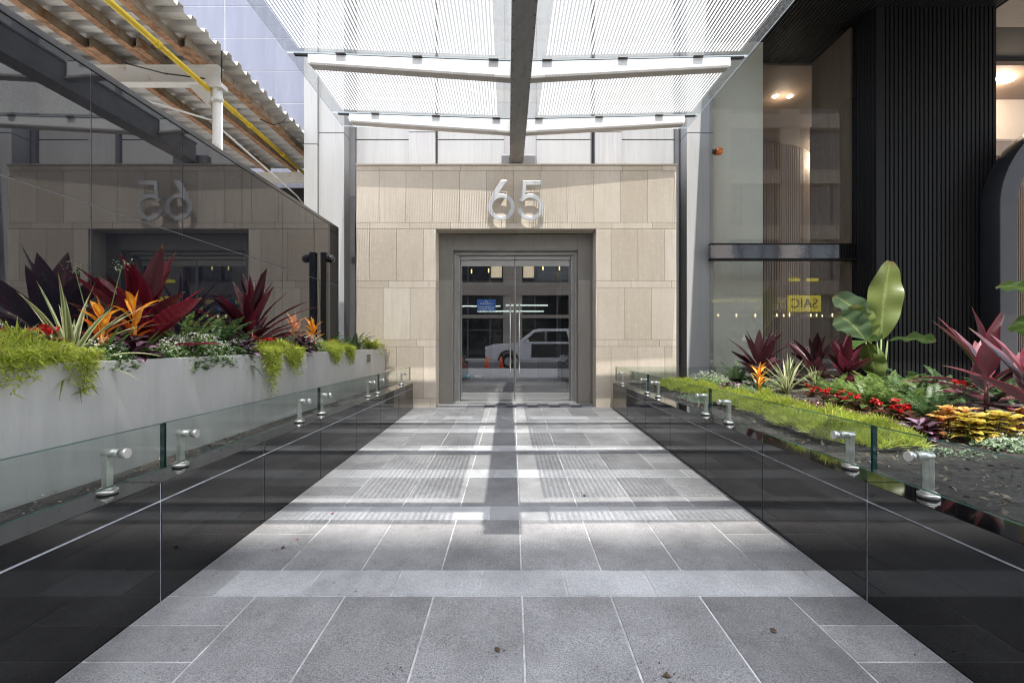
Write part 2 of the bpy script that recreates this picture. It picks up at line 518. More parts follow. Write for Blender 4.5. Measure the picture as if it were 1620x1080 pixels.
# --- ramp paving: every paver a raised tile over a grout sheet
b = MB()
XL, XR = -1.44, 1.45
def tq(x0, x1, y0, y1, m):
    g = 0.0035
    x0 = max(x0, XL); x1 = min(x1, XR)
    if x1 - x0 < 0.03: return
    x0 += g; x1 -= g; y0 += g; y1 -= g
    r = U(0, 1); e = 0.002; h = 0.003
    A = [(x0, y0, fz(y0)), (x1, y0, fz(y0)), (x1, y1, fz(y1)), (x0, y1, fz(y1))]
    T = [(x0 + e, y0 + e, fz(y0) + h), (x1 - e, y0 + e, fz(y0) + h), (x1 - e, y1 - e, fz(y1) + h), (x0 + e, y1 - e, fz(y1) + h)]
    i = b.add(A + T)
    b.face((i + 4, i + 5, i + 6, i + 7), m, None, r)
    for q in range(4):
        w = (q + 1) % 4
        b.face((i + q, i + w, i + 4 + w, i + 4 + q), m, None, r)
b.poly([(XL, 0.25, fz(0.25)), (XR, 0.25, fz(0.25)), (XR, 7.75, fz(7.75)), (XL, 7.75, fz(7.75))], 2)
P = 0.775
for k in range(-3, 7):
    y0 = 1.90 + P * k
    ya, yb = y0, y0 + 0.205
    yc, yd = yb, y0 + P
    if yd < 0.3: continue
    ya = max(ya, 0.26)
    if y0 < 6.3:
        for q in range(-5, 6):
            tq(-0.14 + 0.37 * q, -0.14 + 0.37 * (q + 1), ya, yb, 1)
    else:
        yc = ya
    yc = max(yc, 0.26)
    yd = min(yd, 7.7)
    for q in range(-3, 3):
        tq(0.04 + 0.37 * q, 0.04 + 0.37 * (q + 1), yc, yd, 0)
    for s3 in range(3):
        h = (yd - yc) / 3
        tq(-1.6, -1.07, yc + s3 * h, yc + (s3 + 1) * h, 0)
        tq(1.15, 1.6, yc + s3 * h, yc + (s3 + 1) * h, 0)
struct(b.build("walkway", [M_tile_d, M_tile_l, M_grout]))
# the ground under the bed edges and next to the portal
plane_sheet("left_bed_soil", -2.5, -1.5, 0.2, 6.6, 0.485, M_soil, 1, 1)
b = MB()
nx, ny = 26, 40
for i in range(nx + 1):
    for j in range(ny + 1):
        x = 1.55 + (6.75 - 1.55) * i / nx; y = 0.2 + 6.32 * j / ny
        b.v.append((x, y, 0.50 + 0.035 * min(1, (x - 1.55)) + U(-0.008, 0.012)))
for i in range(nx):
    for j in range(ny):
        k = i * (ny + 1) + j
        b.face((k, k + ny + 1, k + ny + 2, k + 1), 0, None, 0, True)
struct(b.build("right_bed_soil", M_soil))
# small debris nobody could count
def chips(name, x0, x1, y0, y1, z, n, mat, smin, smax):
    b = MB()
    for _ in range(n):
        x, y = U(x0, x1), U(y0, y1)
        s_ = U(smin, smax); a = U(0, 6.28); t1 = U(-0.6, 0.6); t2 = U(-0.6, 0.6)
        d = Vector((math.cos(a), math.sin(a), t1)).normalized()
        b.petal((x, y, z + U(0.0, 0.012)), d, (t2, 0.2, 1), s_, s_ * U(0.3, 0.7), 0)
    return struct(b.build(name, mat), "stuff")
chips("bark_chips", 1.63, 5.0, 0.6, 6.4, 0.53, 7000, M_chip, 0.008, 0.04)
chips("dark_chips", 1.63, 5.0, 0.6, 6.4, 0.53, 4000, M_soil, 0.012, 0.045)
chips("pale_flakes", 1.63, 4.6, 0.6, 5.5, 0.535, 1100, M_chipl, 0.004, 0.014)
chips("leaf_litter", -1.86, -1.5, 0.4, 6.4, 0.49, 2600, M_chip, 0.005, 0.02)
chips("white_litter", -1.86, -1.47, 0.4, 6.4, 0.495, 420, M_chipl, 0.004, 0.016)
chips("ledge_litter", -1.60, -1.47, 0.4, 6.4, 0.5325, 160, M_chip, 0.004, 0.012)

# ================================================================== BLACK GRANITE RAMP WALLS
def ramp_wall(sign, label):
    xw = 1.45 * sign - (0.0 if sign > 0 else -0.01)
    xb = xw + 0.17 * sign
    t = thing("granite_wall", label, "wall", (xw, 3.4, 0))
    joints = [1.09 + 0.775 * k for k in range(-1, 8)]
    ys = [-0.2] + joints[0:8] + [6.58]
    ys = sorted(set(y for y in ys if y <= 6.6))
    lo = MB(); hi = MB(); gr = MB()
    zg = 0.455
    for a, c in zip(ys[:-1], ys[1:]):
        g = 0.0035
        for mb, z0, z1 in ((lo, -0.05, zg - g), (hi, zg + g, 0.531)):
            x0, x1 = sorted((xw, xb))
            mb.box(x0, x1, a + g, c - g, z0, z1)
    x0, x1 = sorted((xw + 0.004 * sign, xb - 0.004 * sign))
    gr.box(x0, x1, ys[0] + 0.01, ys[-1] - 0.01, -0.05, 0.5275)
    lo.build("face_slabs", M_black, t, bevel=0.0015)
    hi.build("coping", M_black, t, bevel=0.002)
    gr.build("grout", M_bgrout, t)
    # narrow skirting shadow gap along the paving
    return t
ramp_wall(-1, "low polished black granite wall along the side of the ramp with the long grey planter behind it")
ramp_wall(1, "low polished black granite wall along the side of the ramp with the flower bed behind it")
t = thing("granite_wall", "short black granite return at the far end of the flower bed below the white column", "wall", (2.4, 6.6, 0))
b = MB(); b.box(1.625, 3.2, 6.53, 6.62, 0, 0.529); b.build("coping", M_black, t, bevel=0.002)

# ================================================================== GLASS BALUSTRADES
def clamp_post(root, x, y, sx, sy, zt=0.69):
    """flat post on a disc, arm with round clamp through the glass; (sx, sy) points from post to glass"""
    b = MB()
    b.tube([(x, y, 0.5325), (x, y, 0.548)], 0.034, 18)
    b.tube([(x, y, 0.548), (x, y, 0.556)], 0.024, 14)
    o = b.build("clamp_post", M_post, root)
    c = MB()
    w = 0.012 if sx else 0.016
    if sx:
        c.box(x - 0.011, x + 0.011, y - 0.015, y + 0.015, 0.55, zt + 0.002)
    else:
        c.box(x - 0.015, x + 0.015, y - 0.011, y + 0.011, 0.55, zt + 0.002)
    c.build("upright", M_post, o, bevel=0.003)
    d = MB()
    zc = zt - 0.006
    d.tube([(x - 0.012 * sx, y - 0.012 * sy, zc), (x + 0.047 * sx, y + 0.047 * sy, zc)], 0.0165, 16)
    d.tube([(x + 0.058 * sx, y + 0.058 * sy, zc), (x + 0.078 * sx, y + 0.078 * sy, zc)], 0.0185, 18)
    d.build("clamp", M_post, o)

def rail_pane(sign, ya, yb, posts, label, group):
    xg = 1.485 * sign
    t = thing("glass_balustrade", label, "glass panel", (xg, (ya + yb) / 2, 0.57), group)
    b = MB()
    x0, x1 = xg - 0.009, xg + 0.009
    y0, y1, z0, z1 = ya + 0.006, yb - 0.006, 0.572, 0.762
    i = b.add([(x0,y0,z0),(x1,y0,z0),(x1,y1,z0),(x0,y1,z0),(x0,y0,z1),(x1,y0,z1),(x1,y1,z1),(x0,y1,z1)])
    for q, m in (((0,3,2,1),1),((4,5,6,7),1),((0,1,5,4),1),((1,2,6,5),0),((2,3,7,6),1),((3,0,4,7),0)):
        b.face([i + k for k in q], m)
    b.build("glass_sheet", [M_rail, M_edge], t)
    for y in posts:
        clamp_post(t, 1.535 * sign, y, -sign, 0)
    return t
LJ = [0.38, 1.934, 3.49, 5.04, 6.58]
GL = "glass panes along the planter side"
for k, (nm) in enumerate(("nearest, cut by the picture edge", "second from the viewer", "third from the viewer", "farthest, ending at the stone portal")):
    ya, yb = LJ[k], LJ[k + 1]
    rail_pane(-1, ya, yb, (ya + 0.17, yb - 0.21) if k < 3 else (ya + 0.12, yb - 0.3), "low glass balustrade pane on the planter side, " + nm, GL)
RJ = [0.33, 1.87, 3.42, 4.99, 6.54]
GR = "glass panes along the flower bed side"
for k, (nm) in enumerate(("nearest, cut by the picture edge", "second from the viewer", "third from the viewer", "farthest, meeting the short return pane")):
    ya, yb = RJ[k], RJ[k + 1]
    rail_pane(1, ya, yb, (ya + 0.2, yb - 0.19), "low glass balustrade pane on the flower bed side, " + nm, GR)
t = thing("glass_balustrade", "short glass balustrade return running across behind the far end of the flower bed", "glass panel", (2.3, 6.56, 0.57))
for xa, xb in ((1.5, 2.91), (2.925, 3.35)):
    b = MB()
    i = b.add([(xa,6.554,.572),(xb,6.554,.572),(xb,6.566,.572),(xa,6.566,.572),(xa,6.554,.762),(xb,6.554,.762),(xb,6.566,.762),(xa,6.566,.762)])
    for q, m in (((0,3,2,1),1),((4,5,6,7),1),((0,1,5,4),0),((1,2,6,5),1),((2,3,7,6),0),((3,0,4,7),1)):
        b.face([i + k for k in q], m)
    b.build("glass_sheet", [M_rail, M_edge], t)
clamp_post(t, 2.72, 6.61, 0, -1)
clamp_post(t, 1.75, 6.61, 0, -1)

# ================================================================== STONE PORTAL
YF = 6.70
t = thing("stone_portal", "beige limestone portal with striped sunlight framing the glass entrance doors", "portal", (0.05, YF, 0.15))
X0, X1, O0, O1, OT = -2.30, 2.41, -1.133, 1.228, 2.784
blocks = MB(); back = MB()
def course(z0, z1, w, off, skip):
    g = 0.0022
    x = X0 - off
    while x < X1:
        a, c = max(x, X0), min(x + w, X1)
        x += w
        if c - a < 0.02: continue
        segs = [(a, c)]
        if skip:
            segs = []
            if a < O0: segs.append((a, min(c, O0)))
            if c > O1: segs.append((max(a, O1), c))
        for p, q in segs:
            if q - p < 0.015: continue
            pl = 0 if abs(p - X0) < 1e-6 or abs(p - O1) < 1e-6 else g
            ql = 0 if abs(q - X1) < 1e-6 or abs(q - O0) < 1e-6 else g
            blocks.box(p + pl, q - ql, YF, YF + 0.08, z0 + g, z1 - g, 0, U(0, 1))
            # reveal faces turn the corner
            if abs(q - O0) < 1e-6 or abs(p - O1) < 1e-6:
                xa = q - 0.06 if abs(q - O0) < 1e-6 else p
                blocks.box(xa, xa + 0.06, YF + 0.081, YF + 0.30, z0 + g, z1 - g, 0, U(0, 1))
zs = [(0.0, 0.29), (0.29, 1.053), (1.053, 1.156), (1.156, 1.92), (1.92, 2.02), (2.02, 2.784), (2.784, 2.877), (2.877, 3.64), (3.64, 3.715)]
for k, (z0, z1) in enumerate(zs):
    thin = z1 - z0 < 0.2
    w = 0.595 if thin else 0.395
    off = {0: 0.1, 1: 0.20, 2: 0.3, 3: 0.0, 4: 0.12, 5: 0.20, 6: 0.40, 7: 0.06, 8: 0.25}[k]
    if k == 8: w = 0.595
    course(z0, z1, w, off, z1 <= OT + 0.01)
# lintel soffit and body behind the blocks
for q in range(6):
    xa = O0 + (O1 - O0) * q / 6; xc = O0 + (O1 - O0) * (q + 1) / 6
    blocks.box(xa + 0.002, xc - 0.002, YF + 0.081, YF + 0.30, OT + 0.002, OT + 0.06, 0, U(0, 1))
back.box(X0 + 0.004, O0 - 0.004, YF + 0.005, YF + 0.5, 0, OT - 0.003)
back.box(O1 + 0.004, X1 - 0.004, YF + 0.005, YF + 0.5, 0, OT - 0.003)
back.box(X0 + 0.004, X1 - 0.004, YF + 0.005, YF + 0.5, OT + 0.004, 3.712)
blocks.build("stone_facing", M_stone, t, bevel=0.0012)
back.build("core", M_sjoint, t)
b = MB(); b.box(X0 - 0.01, X1 + 0.01, YF - 0.012, YF + 0.5, 3.716, 3.738); b.build("coping", M_stone, t, bevel=0.003)

# ================================================================== HOUSE NUMBER 65
M_num = pm("satin aluminium numeral", (0.70, 0.70, 0.72), 0.33, metal=0.55, var=0.05, scale=12, rvar=0.08)
def arc_pts(cx, cz, ro, ri, a0, a1, n=40):
    out = [(cx + ro * math.cos(a0 + (a1 - a0) * k / n), cz + ro * math.sin(a0 + (a1 - a0) * k / n)) for k in range(n + 1)]
    inn = [(cx + ri * math.cos(a1 + (a0 - a1) * k / n), cz + ri * math.sin(a1 + (a0 - a1) * k / n)) for k in range(n + 1)]
    return out, inn
def strip_prism(mb, out, inn_rev, ya, yb, closed):
    n = len(out); inn = inn_rev[::-1]
    i = mb.add([(x, ya, z) for x, z in out] + [(x, ya, z) for x, z in inn] + [(x, yb, z) for x, z in out] + [(x, yb, z) for x, z in inn])
    for k in range(n - 1):
        mb.face((i + k, i + k + 1, i + n + k + 1, i + n + k))
        mb.face((i + 2*n + k + 1, i + 2*n + k, i + 3*n + k, i + 3*n + k + 1))
        mb.face((i + k, i + 2*n + k, i + 2*n + k + 1, i + k + 1), 0, None, 0, True)
        mb.face((i + n + k + 1, i + 3*n + k + 1, i + 3*n + k, i + n + k), 0, None, 0, True)
    if not closed:
        mb.face((i, i + n, i + 3*n, i + 2*n)); mb.face((i + n - 1, i + 3*n - 1, i + 4*n - 1, i + 2*n - 1))
YN0, YN1 = YF - 0.085, YF - 0.06
kx = lambda x: px(680 + x / 5.4, YN0)
kz = lambda y: pz(260 + y / 5.4, YN0)
def number_thing(name, label):
    return tag(name, label, "house number", "entrance numerals")
# six
b = MB()
cx, cz = kx(612), kz(364); ro, ri = (kx(725) - kx(500)) / 2, (kx(692) - kx(532)) / 2
o_, i_ = arc_pts(cx, cz, ro, ri, 0, 2 * PI, 56)
strip_prism(b, o_, i_, YN0, YN1, True)
b.prism([(kx(512), kz(318)), (kx(536), kz(245)), (kx(604), kz(136)), (kx(658), kz(136)), (kx(583), kz(252)), (kx(556), kz(290))], 'y', YN0 - 0.0015, YN1 + 0.001)
o = b.build("house_number", M_num, None, 0.002, loc=(cx, YN0, cz))
tag(o, "brushed metal figure six left of the figure five above the doors", "house number")
for xx, zz in ((612, 446), (605, 160)):
    c = MB()
    c.tube([(kx(xx), YN1 - 0.005, kz(zz)), (kx(xx), YF + 0.004, kz(zz))], 0.006, 8)
    c.build("stud", M_num, o)
# five
b = MB()
cx, cz = kx(858), kz(364)
o_, i_ = arc_pts(cx, cz, ro, ri, math.radians(150), math.radians(-170), 48)
strip_prism(b, o_, i_, YN0, YN1, False)
b.prism([(kx(796), kz(140)), (kx(826), kz(140)), (kx(812), kz(280)), (kx(766), kz(318)), (kx(780), kz(290))], 'y', YN0 - 0.0015, YN1 + 0.001)
b.prism([(kx(796), kz(140)), (kx(950), kz(140)), (kx(950), kz(176)), (kx(800), kz(176))], 'y', YN0 - 0.0005, YN1 + 0.002)
o = b.build("house_number", M_num, None, 0.002, loc=(cx, YN0, cz))
tag(o, "brushed metal figure five, right half of the number above the doors", "house number")
for xx, zz in ((858, 446), (870, 158)):
    c = MB()
    c.tube([(kx(xx), YN1 - 0.005, kz(zz)), (kx(xx), YF + 0.004, kz(zz))], 0.006, 8)
    c.build("stud", M_num, o)

# ================================================================== ENTRANCE DOORS
t = thing("entrance_doors", "pair of tall glass doors with steel pull bars set in a grey metal surround", "doors", (0.04, 7.2, 0.17))
YS, YD = 7.0, 7.30
D0, D1, DT = -0.914, 1.003, 2.53
zf = fz(YS)
b = MB()
b.box(O0 - 0.0, D0, YS, YS + 0.1, zf + 0.008, OT + 0.0)
b.box(D1, O1, YS, YS + 0.1, zf + 0.008, OT)
b.build("jamb_panel", M_bronze, t, bevel=0.003)
b = MB()
xm = 0.035
b.box(D0 + 0.0015, xm - 0.0015, YS + 0.001, YS + 0.1, DT, OT - 0.01); b.box(xm + 0.0015, D1 - 0.0015, YS + 0.001, YS + 0.1, DT, OT - 0.01)
b.build("head_panel", M_bronze, t, bevel=0.002)
b = MB()
for xa, s_ in ((D0, 1), (D1, -1)):
    for k, (w0, w1, yy) in enumerate(((0, 0.028, 7.101), (0.028, 0.05, 7.16), (0.05, 0.085, 7.2))):
        x0, x1 = sorted((xa + s_ * w0, xa + s_ * w1))
        b.box(x0, x1, yy, 7.40, zf + 0.01, DT - 0.002 - k * 0.0)
b.build("door_frame", M_steel_h, t, bevel=0.002)
b = MB()
b.box(D0 + 0.03, D1 - 0.03, 7.102, 7.36, DT - 0.045, DT - 0.003)
b.build("head_frame", M_steel_h, t, bevel=0.002)
b = MB()
b.box(D0 + 0.09, xm - 0.004, 7.215, 7.37, 2.43, DT - 0.05); b.box(xm + 0.004, D1 - 0.09, 7.215, 7.37, 2.43, DT - 0.05)
b.build("door_closer", M_steel, t, bevel=0.003)
b = MB(); b.box(D0 + 0.005, D1 - 0.005, 7.1, 7.45, 0.15, 0.186); b.build("threshold", M_steel, t, bevel=0.003)
M_blue = pm("blue notice film", (0.035, 0.12, 0.36), 0.4, var=0.03)
M_wtext = pm("white lettering", (0.75, 0.76, 0.78), 0.5, var=0.02)
for side in (-1, 1):
    xa, xb = (D0 + 0.09, xm - 0.004) if side < 0 else (xm + 0.004, D1 - 0.09)
    lf = MB(); lf.box(xa, xb, YD - 0.02, YD + 0.02, 2.335, 2.425)
    leaf = lf.build("door_leaf", M_steel, t, bevel=0.003)
    st = MB(); st.box(xa, xb, YD - 0.022, YD + 0.022, 0.196, 0.315); st.build("kick_rail", M_steel, leaf, bevel=0.003)
    g = MB(); g.box(xa + 0.013, xb - 0.013, YD - 0.006, YD + 0.006, 0.31, 2.34); g.build("door_glass", M_doorglass, leaf)
    e = MB()
    e.box(xa, xa + 0.014, YD - 0.014, YD + 0.014, 0.3155, 2.3345); e.box(xb - 0.014, xb, YD - 0.014, YD + 0.014, 0.3155, 2.3345)
    e.build("stile", M_steel_h, leaf, bevel=0.002)
    hx = xm + side * 0.072
    h = MB(); h.tube([(hx, YD - 0.06, 0.63), (hx, YD - 0.06, 1.79)], 0.0105, 14)
    for zz in (0.75, 1.67): h.tube([(hx, YD - 0.06, zz), (hx, YD - 0.005, zz)], 0.007, 8)
    h.build("pull_bar", M_steel, leaf)
    pv = MB()
    xh = xa + 0.0 if side < 0 else xb - 0.13
    pv.box(xh, xh + 0.13, YD - 0.035, YD - 0.0225, 0.20, 0.222); pv.box(xh, xh + 0.13, YD - 0.035, YD - 0.0205, 2.41, 2.432)
    pv.build("pivot", M_steel_h, leaf, bevel=0.002)
    if side < 0:
        n_ = MB(); n_.box(px(754.7, 7.3), px(784, 7.3), YD - 0.0105, YD - 0.0075, pz(492, 7.3), pz(473.5, 7.3))
        nt_ = n_.build("notice", M_blue, leaf)
        ORG[nt_.name] = ORG[t.name]
        xc = px(769.3, 7.3)
        text_obj("notice_lettering", "Private Residences\nNo Public Access", 0.034, M_wtext, leaf, (xc, YD - 0.012, pz(487.3, 7.3)), (1, 0, 0), (0, 0, 1))
        text_obj("notice_emblem", "~ The ~\n65 Residences", 0.034, M_wtext, leaf, (xc + 0.002, YD - 0.012, pz(478.8, 7.3)), (1, 0, 0), (0, 0, 1))
        d_ = MB(); cxx, czz = px(741, 7.3), pz(594, 7.3)
        d_.tube([(cxx, YD - 0.0095, czz), (cxx, YD - 0.0065, czz)], 0.034, 20)
        d_.build("round_decal", pm("blue green decal", (0.03, 0.20, 0.30), 0.4), leaf)
        w_ = MB(); w_.prism([(cxx - 0.026, czz - 0.012), (cxx + 0.024, czz + 0.008), (cxx + 0.01, czz + 0.024), (cxx + 0.004, czz + 0.006)], 'y', YD - 0.0125, YD - 0.0105)
        w_.build("decal_mark", M_wtext, leaf)
        text_obj("decal_lettering", "security provided by\nvideo cameras\nin use 24 hours", 0.017, M_wtext, leaf, (px(757, 7.3), YD - 0.0105, pz(595, 7.3)), (1, 0, 0), (0, 0, 1))
# door mat: a low black and grey checker mat in front of the doors
M_mat1 = pm("dark entrance mat", (0.05, 0.05, 0.06), 0.9, var=0.3, scale=60, bmp=0.4, bscale=200)
M_mat2 = pm("grey entrance mat", (0.16, 0.16, 0.18), 0.9, var=0.3, scale=60, bmp=0.4, bscale=200)
b = MB()
for i in range(10):
    for j in range(2):
        xa = -0.42 + 0.16 * i; ya = 6.66 + 0.17 * j
        b.hexa([(xa, ya, fz(ya) + 0.004), (xa + 0.16, ya, fz(ya) + 0.004), (xa + 0.16, ya + 0.17, fz(ya + .17) + 0.004), (xa, ya + 0.17, fz(ya + .17) + 0.004)],
               [(xa, ya, fz(ya) + 0.011), (xa + 0.16, ya, fz(ya) + 0.011), (xa + 0.16, ya + 0.17, fz(ya + .17) + 0.011), (xa, ya + 0.17, fz(ya + .17) + 0.011)], (i + j) % 2)
tag(b.build("door_mat", [M_mat1, M_mat2], None, loc=(0.4, 6.8, 0.16)), "thin checkered dark doormat in front of the glass doors", "doormat")

# lobby seen through the doors
M_lwall = pm("lobby wall", (0.16, 0.15, 0.14), 0.6, var=0.1)
M_lfloor = pm("lobby floor", (0.08, 0.08, 0.085), 0.3, var=0.2)
t = thing("entrance_lobby", "dim lobby behind the glass doors with dark floor and grey walls", "lobby", (0.04, 9.5, 0.17))
b = MB(); b.box(-2.0, 2.1, 7.46, 12.0, 0.10, 0.17); b.build("floor", M_lfloor, t)
b = MB(); b.box(-2.1, -2.0, 7.46, 12.0, 0.17, 2.9); b.box(2.1, 2.2, 7.46, 12.0, 0.17, 2.9); b.box(-2.1, 2.2, 12.0, 12.1, 0.17, 2.9); b.build("wall", M_lwall, t)
b = MB(); b.box(-2.1, 2.2, 7.46, 12.1, 2.9, 3.0); b.build("ceiling", M_lwall, t)
b = MB(); b.box(-1.2, -1.1, 9.4, 9.45, 0.17, 2.9); b.box(0.9, 1.0, 9.4, 9.45, 0.17, 2.9); b.box(-1.1, 0.9, 9.4, 9.45, 2.3, 2.4); b.build("inner_frame", M_steel_h, t)
b = MB(); b.box(-0.5, 0.6, 11.2, 11.7, 0.17, 1.25); b.box(-0.55, 0.65, 11.15, 11.75, 1.25, 1.3); b.build("reception_desk", pm("pale desk", (0.35, 0.3, 0.24), 0.5), t)
M_warm = emit("warm mirrored glow", (1.0, 0.72, 0.22), 1.6)
for k, (xp, yp) in enumerate(((746, 429), (773, 428), (859, 424), (885, 424))):  # lights mirrored in the door glass, built as glowing tubes in the lobby
    yy = 9.0
    p = thing("mirrored_light", "slim warm glowing tube behind the entrance doors, standing in for a mirrored light, " + ("farthest left", "second from left", "second from right", "farthest right")[k], "lamp", (px(xp, yy), yy, pz(yp, yy)), "stand-ins for mirrored lights")
    b = MB(); b.tube([(px(xp, yy), yy, pz(yp + 3, yy)), (px(xp, yy), yy, pz(yp - 3, yy))], 0.010, 8); b.build("tube", M_warm, p)
    b = MB(); b.tube([(px(xp, yy), yy, pz(yp - 3, yy)), (px(xp, yy), yy, 2.9)], 0.003, 6); b.build("cord", M_wire, p)

# ================================================================== WHITE BUILDING FACADE
t = thing("white_building", "white panelled building rising behind the stone portal with pilasters and tall square columns", "building", (0, 7.2, 0))
YW = 7.31
TOP = 24.0
b = MB()
for (xa, xc, y0, m) in ((-2.609, -1.656, YW, 0), (-1.201, -0.135, YW, 0), (0.383, 1.253, YW, 0), (1.739, 2.712, YW, 0)):
    zz = [3.0, pz(221, YW)]
    z = zz[-1]
    while z < TOP:
        z += 2.6; zz.append(z)
    for za, zb in zip(zz[:-1], zz[1:]):
        b.box(xa, xc, y0, y0 + 0.15, za + 0.004, zb - 0.012)
b.build("wall_panels", M_white, t, bevel=0.003)
for (xa, xc) in ((-1.656, -1.232), (1.315, 1.739)):
    b = MB()
    zz = [3.0, pz(209, YW - .06)]
    z = zz[-1]
    while z < TOP:
        z += 2.6; zz.append(z)
    for za, zb in zip(zz[:-1], zz[1:]):
        b.box(xa, xc, YW - 0.06, YW + 0.15, za + 0.004, zb - 0.008)
    b.build("pilaster", M_white2, t, bevel=0.003)
b = MB(); b.box(-2.64, 2.75, YW + 0.12, YW + 0.3, 2.6, TOP); b.build("backing_wall", M_gap, t)
b = MB(); b.box(-0.145, 0.393, YW + 0.03, YW + 0.12, 2.9, TOP); b.build("centre_strip", M_white2, t)
b = MB(); b.box(-0.176, 0.362, YW - 0.1, YW + 0.03, 3.0, 4.08); b.build("beam_seat", M_gap, t, bevel=0.004)
def column(xa, xc, fin, mname):
    c = MB()
    zz = [0.0, pz(209, 6.96)]
    z = zz[-1]
    while z < TOP: z += 3.2; zz.append(z)
    for za, zb in zip(zz[:-1], zz[1:]):
        c.box(xa, xc, 6.99, 7.55, za + 0.004, zb - 0.008)
    col = c.build("column", M_white, t, bevel=0.004)
    d = MB(); d.box(xa + 0.006, xc - 0.006, 6.995, 7.54, 0, TOP); d.build("core", M_joint, col)
    return col
cl = column(-2.976, -2.588, 1, "c")
cr = column(2.676, 3.09, -1, "c")
b = MB()
zz = [0.0, pz(228, 6.94), 7.0, 10.2, 13.4, 16.6, 19.8, TOP]
for za, zb in zip(zz[:-1], zz[1:]): b.box(-3.183, -2.978, 6.94, 7.55, za + 0.004, zb - 0.007)
b.build("side_fin", M_white, t, bevel=0.004)
b = MB(); b.box(-2.586, -2.505, 7.22, 7.55, 0, TOP); b.box(2.59, 2.674, 7.25, 7.55, 0, TOP); b.build("reveal_strip", M_gap, t)
b = MB(); b.box(-3.15, 3.05, 7.7, 15, 3.1, TOP); b.build("building_mass", M_white2, t)

# blue grey neighbour
t = thing("panelled_building", "blue grey metal panelled building front beyond the scaffold roof", "building", (-6, 7.5, 0))
b = MB(); j = MB()
YB = 8.75
z = 0.0; xs = [px(355.6, YB) - 3.2 * k for k in range(-1, 6)]
zrow = pz(10, YB)
hrow = 51.2 * YB / 720
rows = [zrow + hrow * k for k in range(-9, 30)]
for za, zb in zip(rows[:-1], rows[1:]):
    for q in range(len(xs) - 1):
        xb_, xa_ = min(xs[q], -3.19), xs[q + 1]
        if xb_ - xa_ < 0.05: continue
        b.box(xa_ + 0.005, xb_ - 0.005, YB, YB + 0.1, za + 0.005, zb - 0.005, 0, U(0, 1))
b.build("metal_panels", M_bluegrey, t, bevel=0.003)
j.box(-20, -3.19, YB + 0.004, YB + 0.3, 0, rows[-1]); j.build("panel_joints", M_bljoint, t)
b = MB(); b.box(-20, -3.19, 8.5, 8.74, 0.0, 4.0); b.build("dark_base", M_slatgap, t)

# ================================================================== BLACK MIRROR GLASS SCREEN
XG = -2.51
t = thing("glass_screen", "tall black mirror glass screen wall behind the planter reflecting the portal", "glass wall", (XG, 4, 0))
b = MB(); j = MB()
yj = [0.42 + 0.7575 * k for k in range(0, 9)]
yj = [-1.4, -0.34] + yj[0:1] + [1.20, 1.955, 2.71, 3.46, 4.22, 4.97, 5.73, 6.52]
zj = [0.0, 1.926, 2.725]
for ya, yb in zip(yj[:-1], yj[1:]):
    for za, zb in zip(zj[:-1], zj[1:]):
        b.box(XG - 0.02, XG, ya + 0.003, yb - 0.003, za + 0.003, zb - 0.003)
b.build("glass_panels", M_dglass, t)
j.box(XG - 0.018, XG - 0.004, -1.4, 6.515, 0, 2.722); j.build("joints", M_dglassj, t)
b = MB(); b.box(XG - 0.10, XG + 0.004, -1.4, 6.52, 2.727, 2.767); b.build("cap_rail", pm("dark cap rail", (0.03, 0.03, 0.035), 0.18, var=0.1, ior=2.0), t, bevel=0.003)
b = MB(); b.box(XG - 0.10, XG - 0.021, -1.4, 6.51, 0, 2.725); b.build("backing", M_slatgap, t)
b = MB(); b.box(XG - 0.10, XG + 0.003, 6.521, 6.56, 0, 2.767); b.build("end_trim", M_blackm, t, bevel=0.003)

# camera post
t = thing("camera_post", "slim black post with round security camera near the end of the glass screen", "camera post", (-2.43, 5.9, 0.98))
b = MB(); b.box(-2.475, -2.40, 5.86, 5.935, 0.98, 2.275); b.build("post", M_blackm, t, bevel=0.003)
b = MB(); b.tube([(-2.40, 5.895, 2.20), (-2.36, 5.895, 2.20)], 0.05, 16); b.ball((-2.35, 5.885, 2.19), 0.052, 0, 16, 10); b.build("security_camera", pm("glossy camera dome", (0.02, 0.02, 0.022), 0.1), t)

# ================================================================== PLANTER
t = thing("planter", "long brushed grey metal planter packed with bright plants along the glass screen", "planter", (-2.15, 4, 0.45))
XP0, XP1 = -2.47, -1.87
b = MB()
b.box(XP1 - 0.03, XP1, 0.1, 6.68, 0.46, 1.02)
b.box(XP0, XP0 + 0.03, 0.1, 6.68, 0.46, 1.02)
b.box(XP0 + 0.031, XP1 - 0.031, 6.65, 6.68, 0.46, 1.02); b.box(XP0 + 0.031, XP1 - 0.031, 0.1, 0.13, 0.46, 1.02)
b.build("body", M_planter, t, bevel=0.003)
b = MB(); b.box(XP0 + 0.032, XP1 - 0.032, 0.132, 6.648, 0.9, 0.965); b.build("soil", M_soil, t)
b = MB(); b.box(XP1 - 0.01, XP1 + 0.012, 5.80, 5.96, pz(574, 5.9), pz(559, 5.9)); o = b.build("wall_light", M_steel, t, bevel=0.003)
b = MB(); b.box(XP1 + 0.0125, XP1 + 0.015, 5.815, 5.945, pz(573, 5.9), pz(560, 5.9)); b.build("lens", pm("smoked lens", (0.05, 0.05, 0.05), 0.2), o)

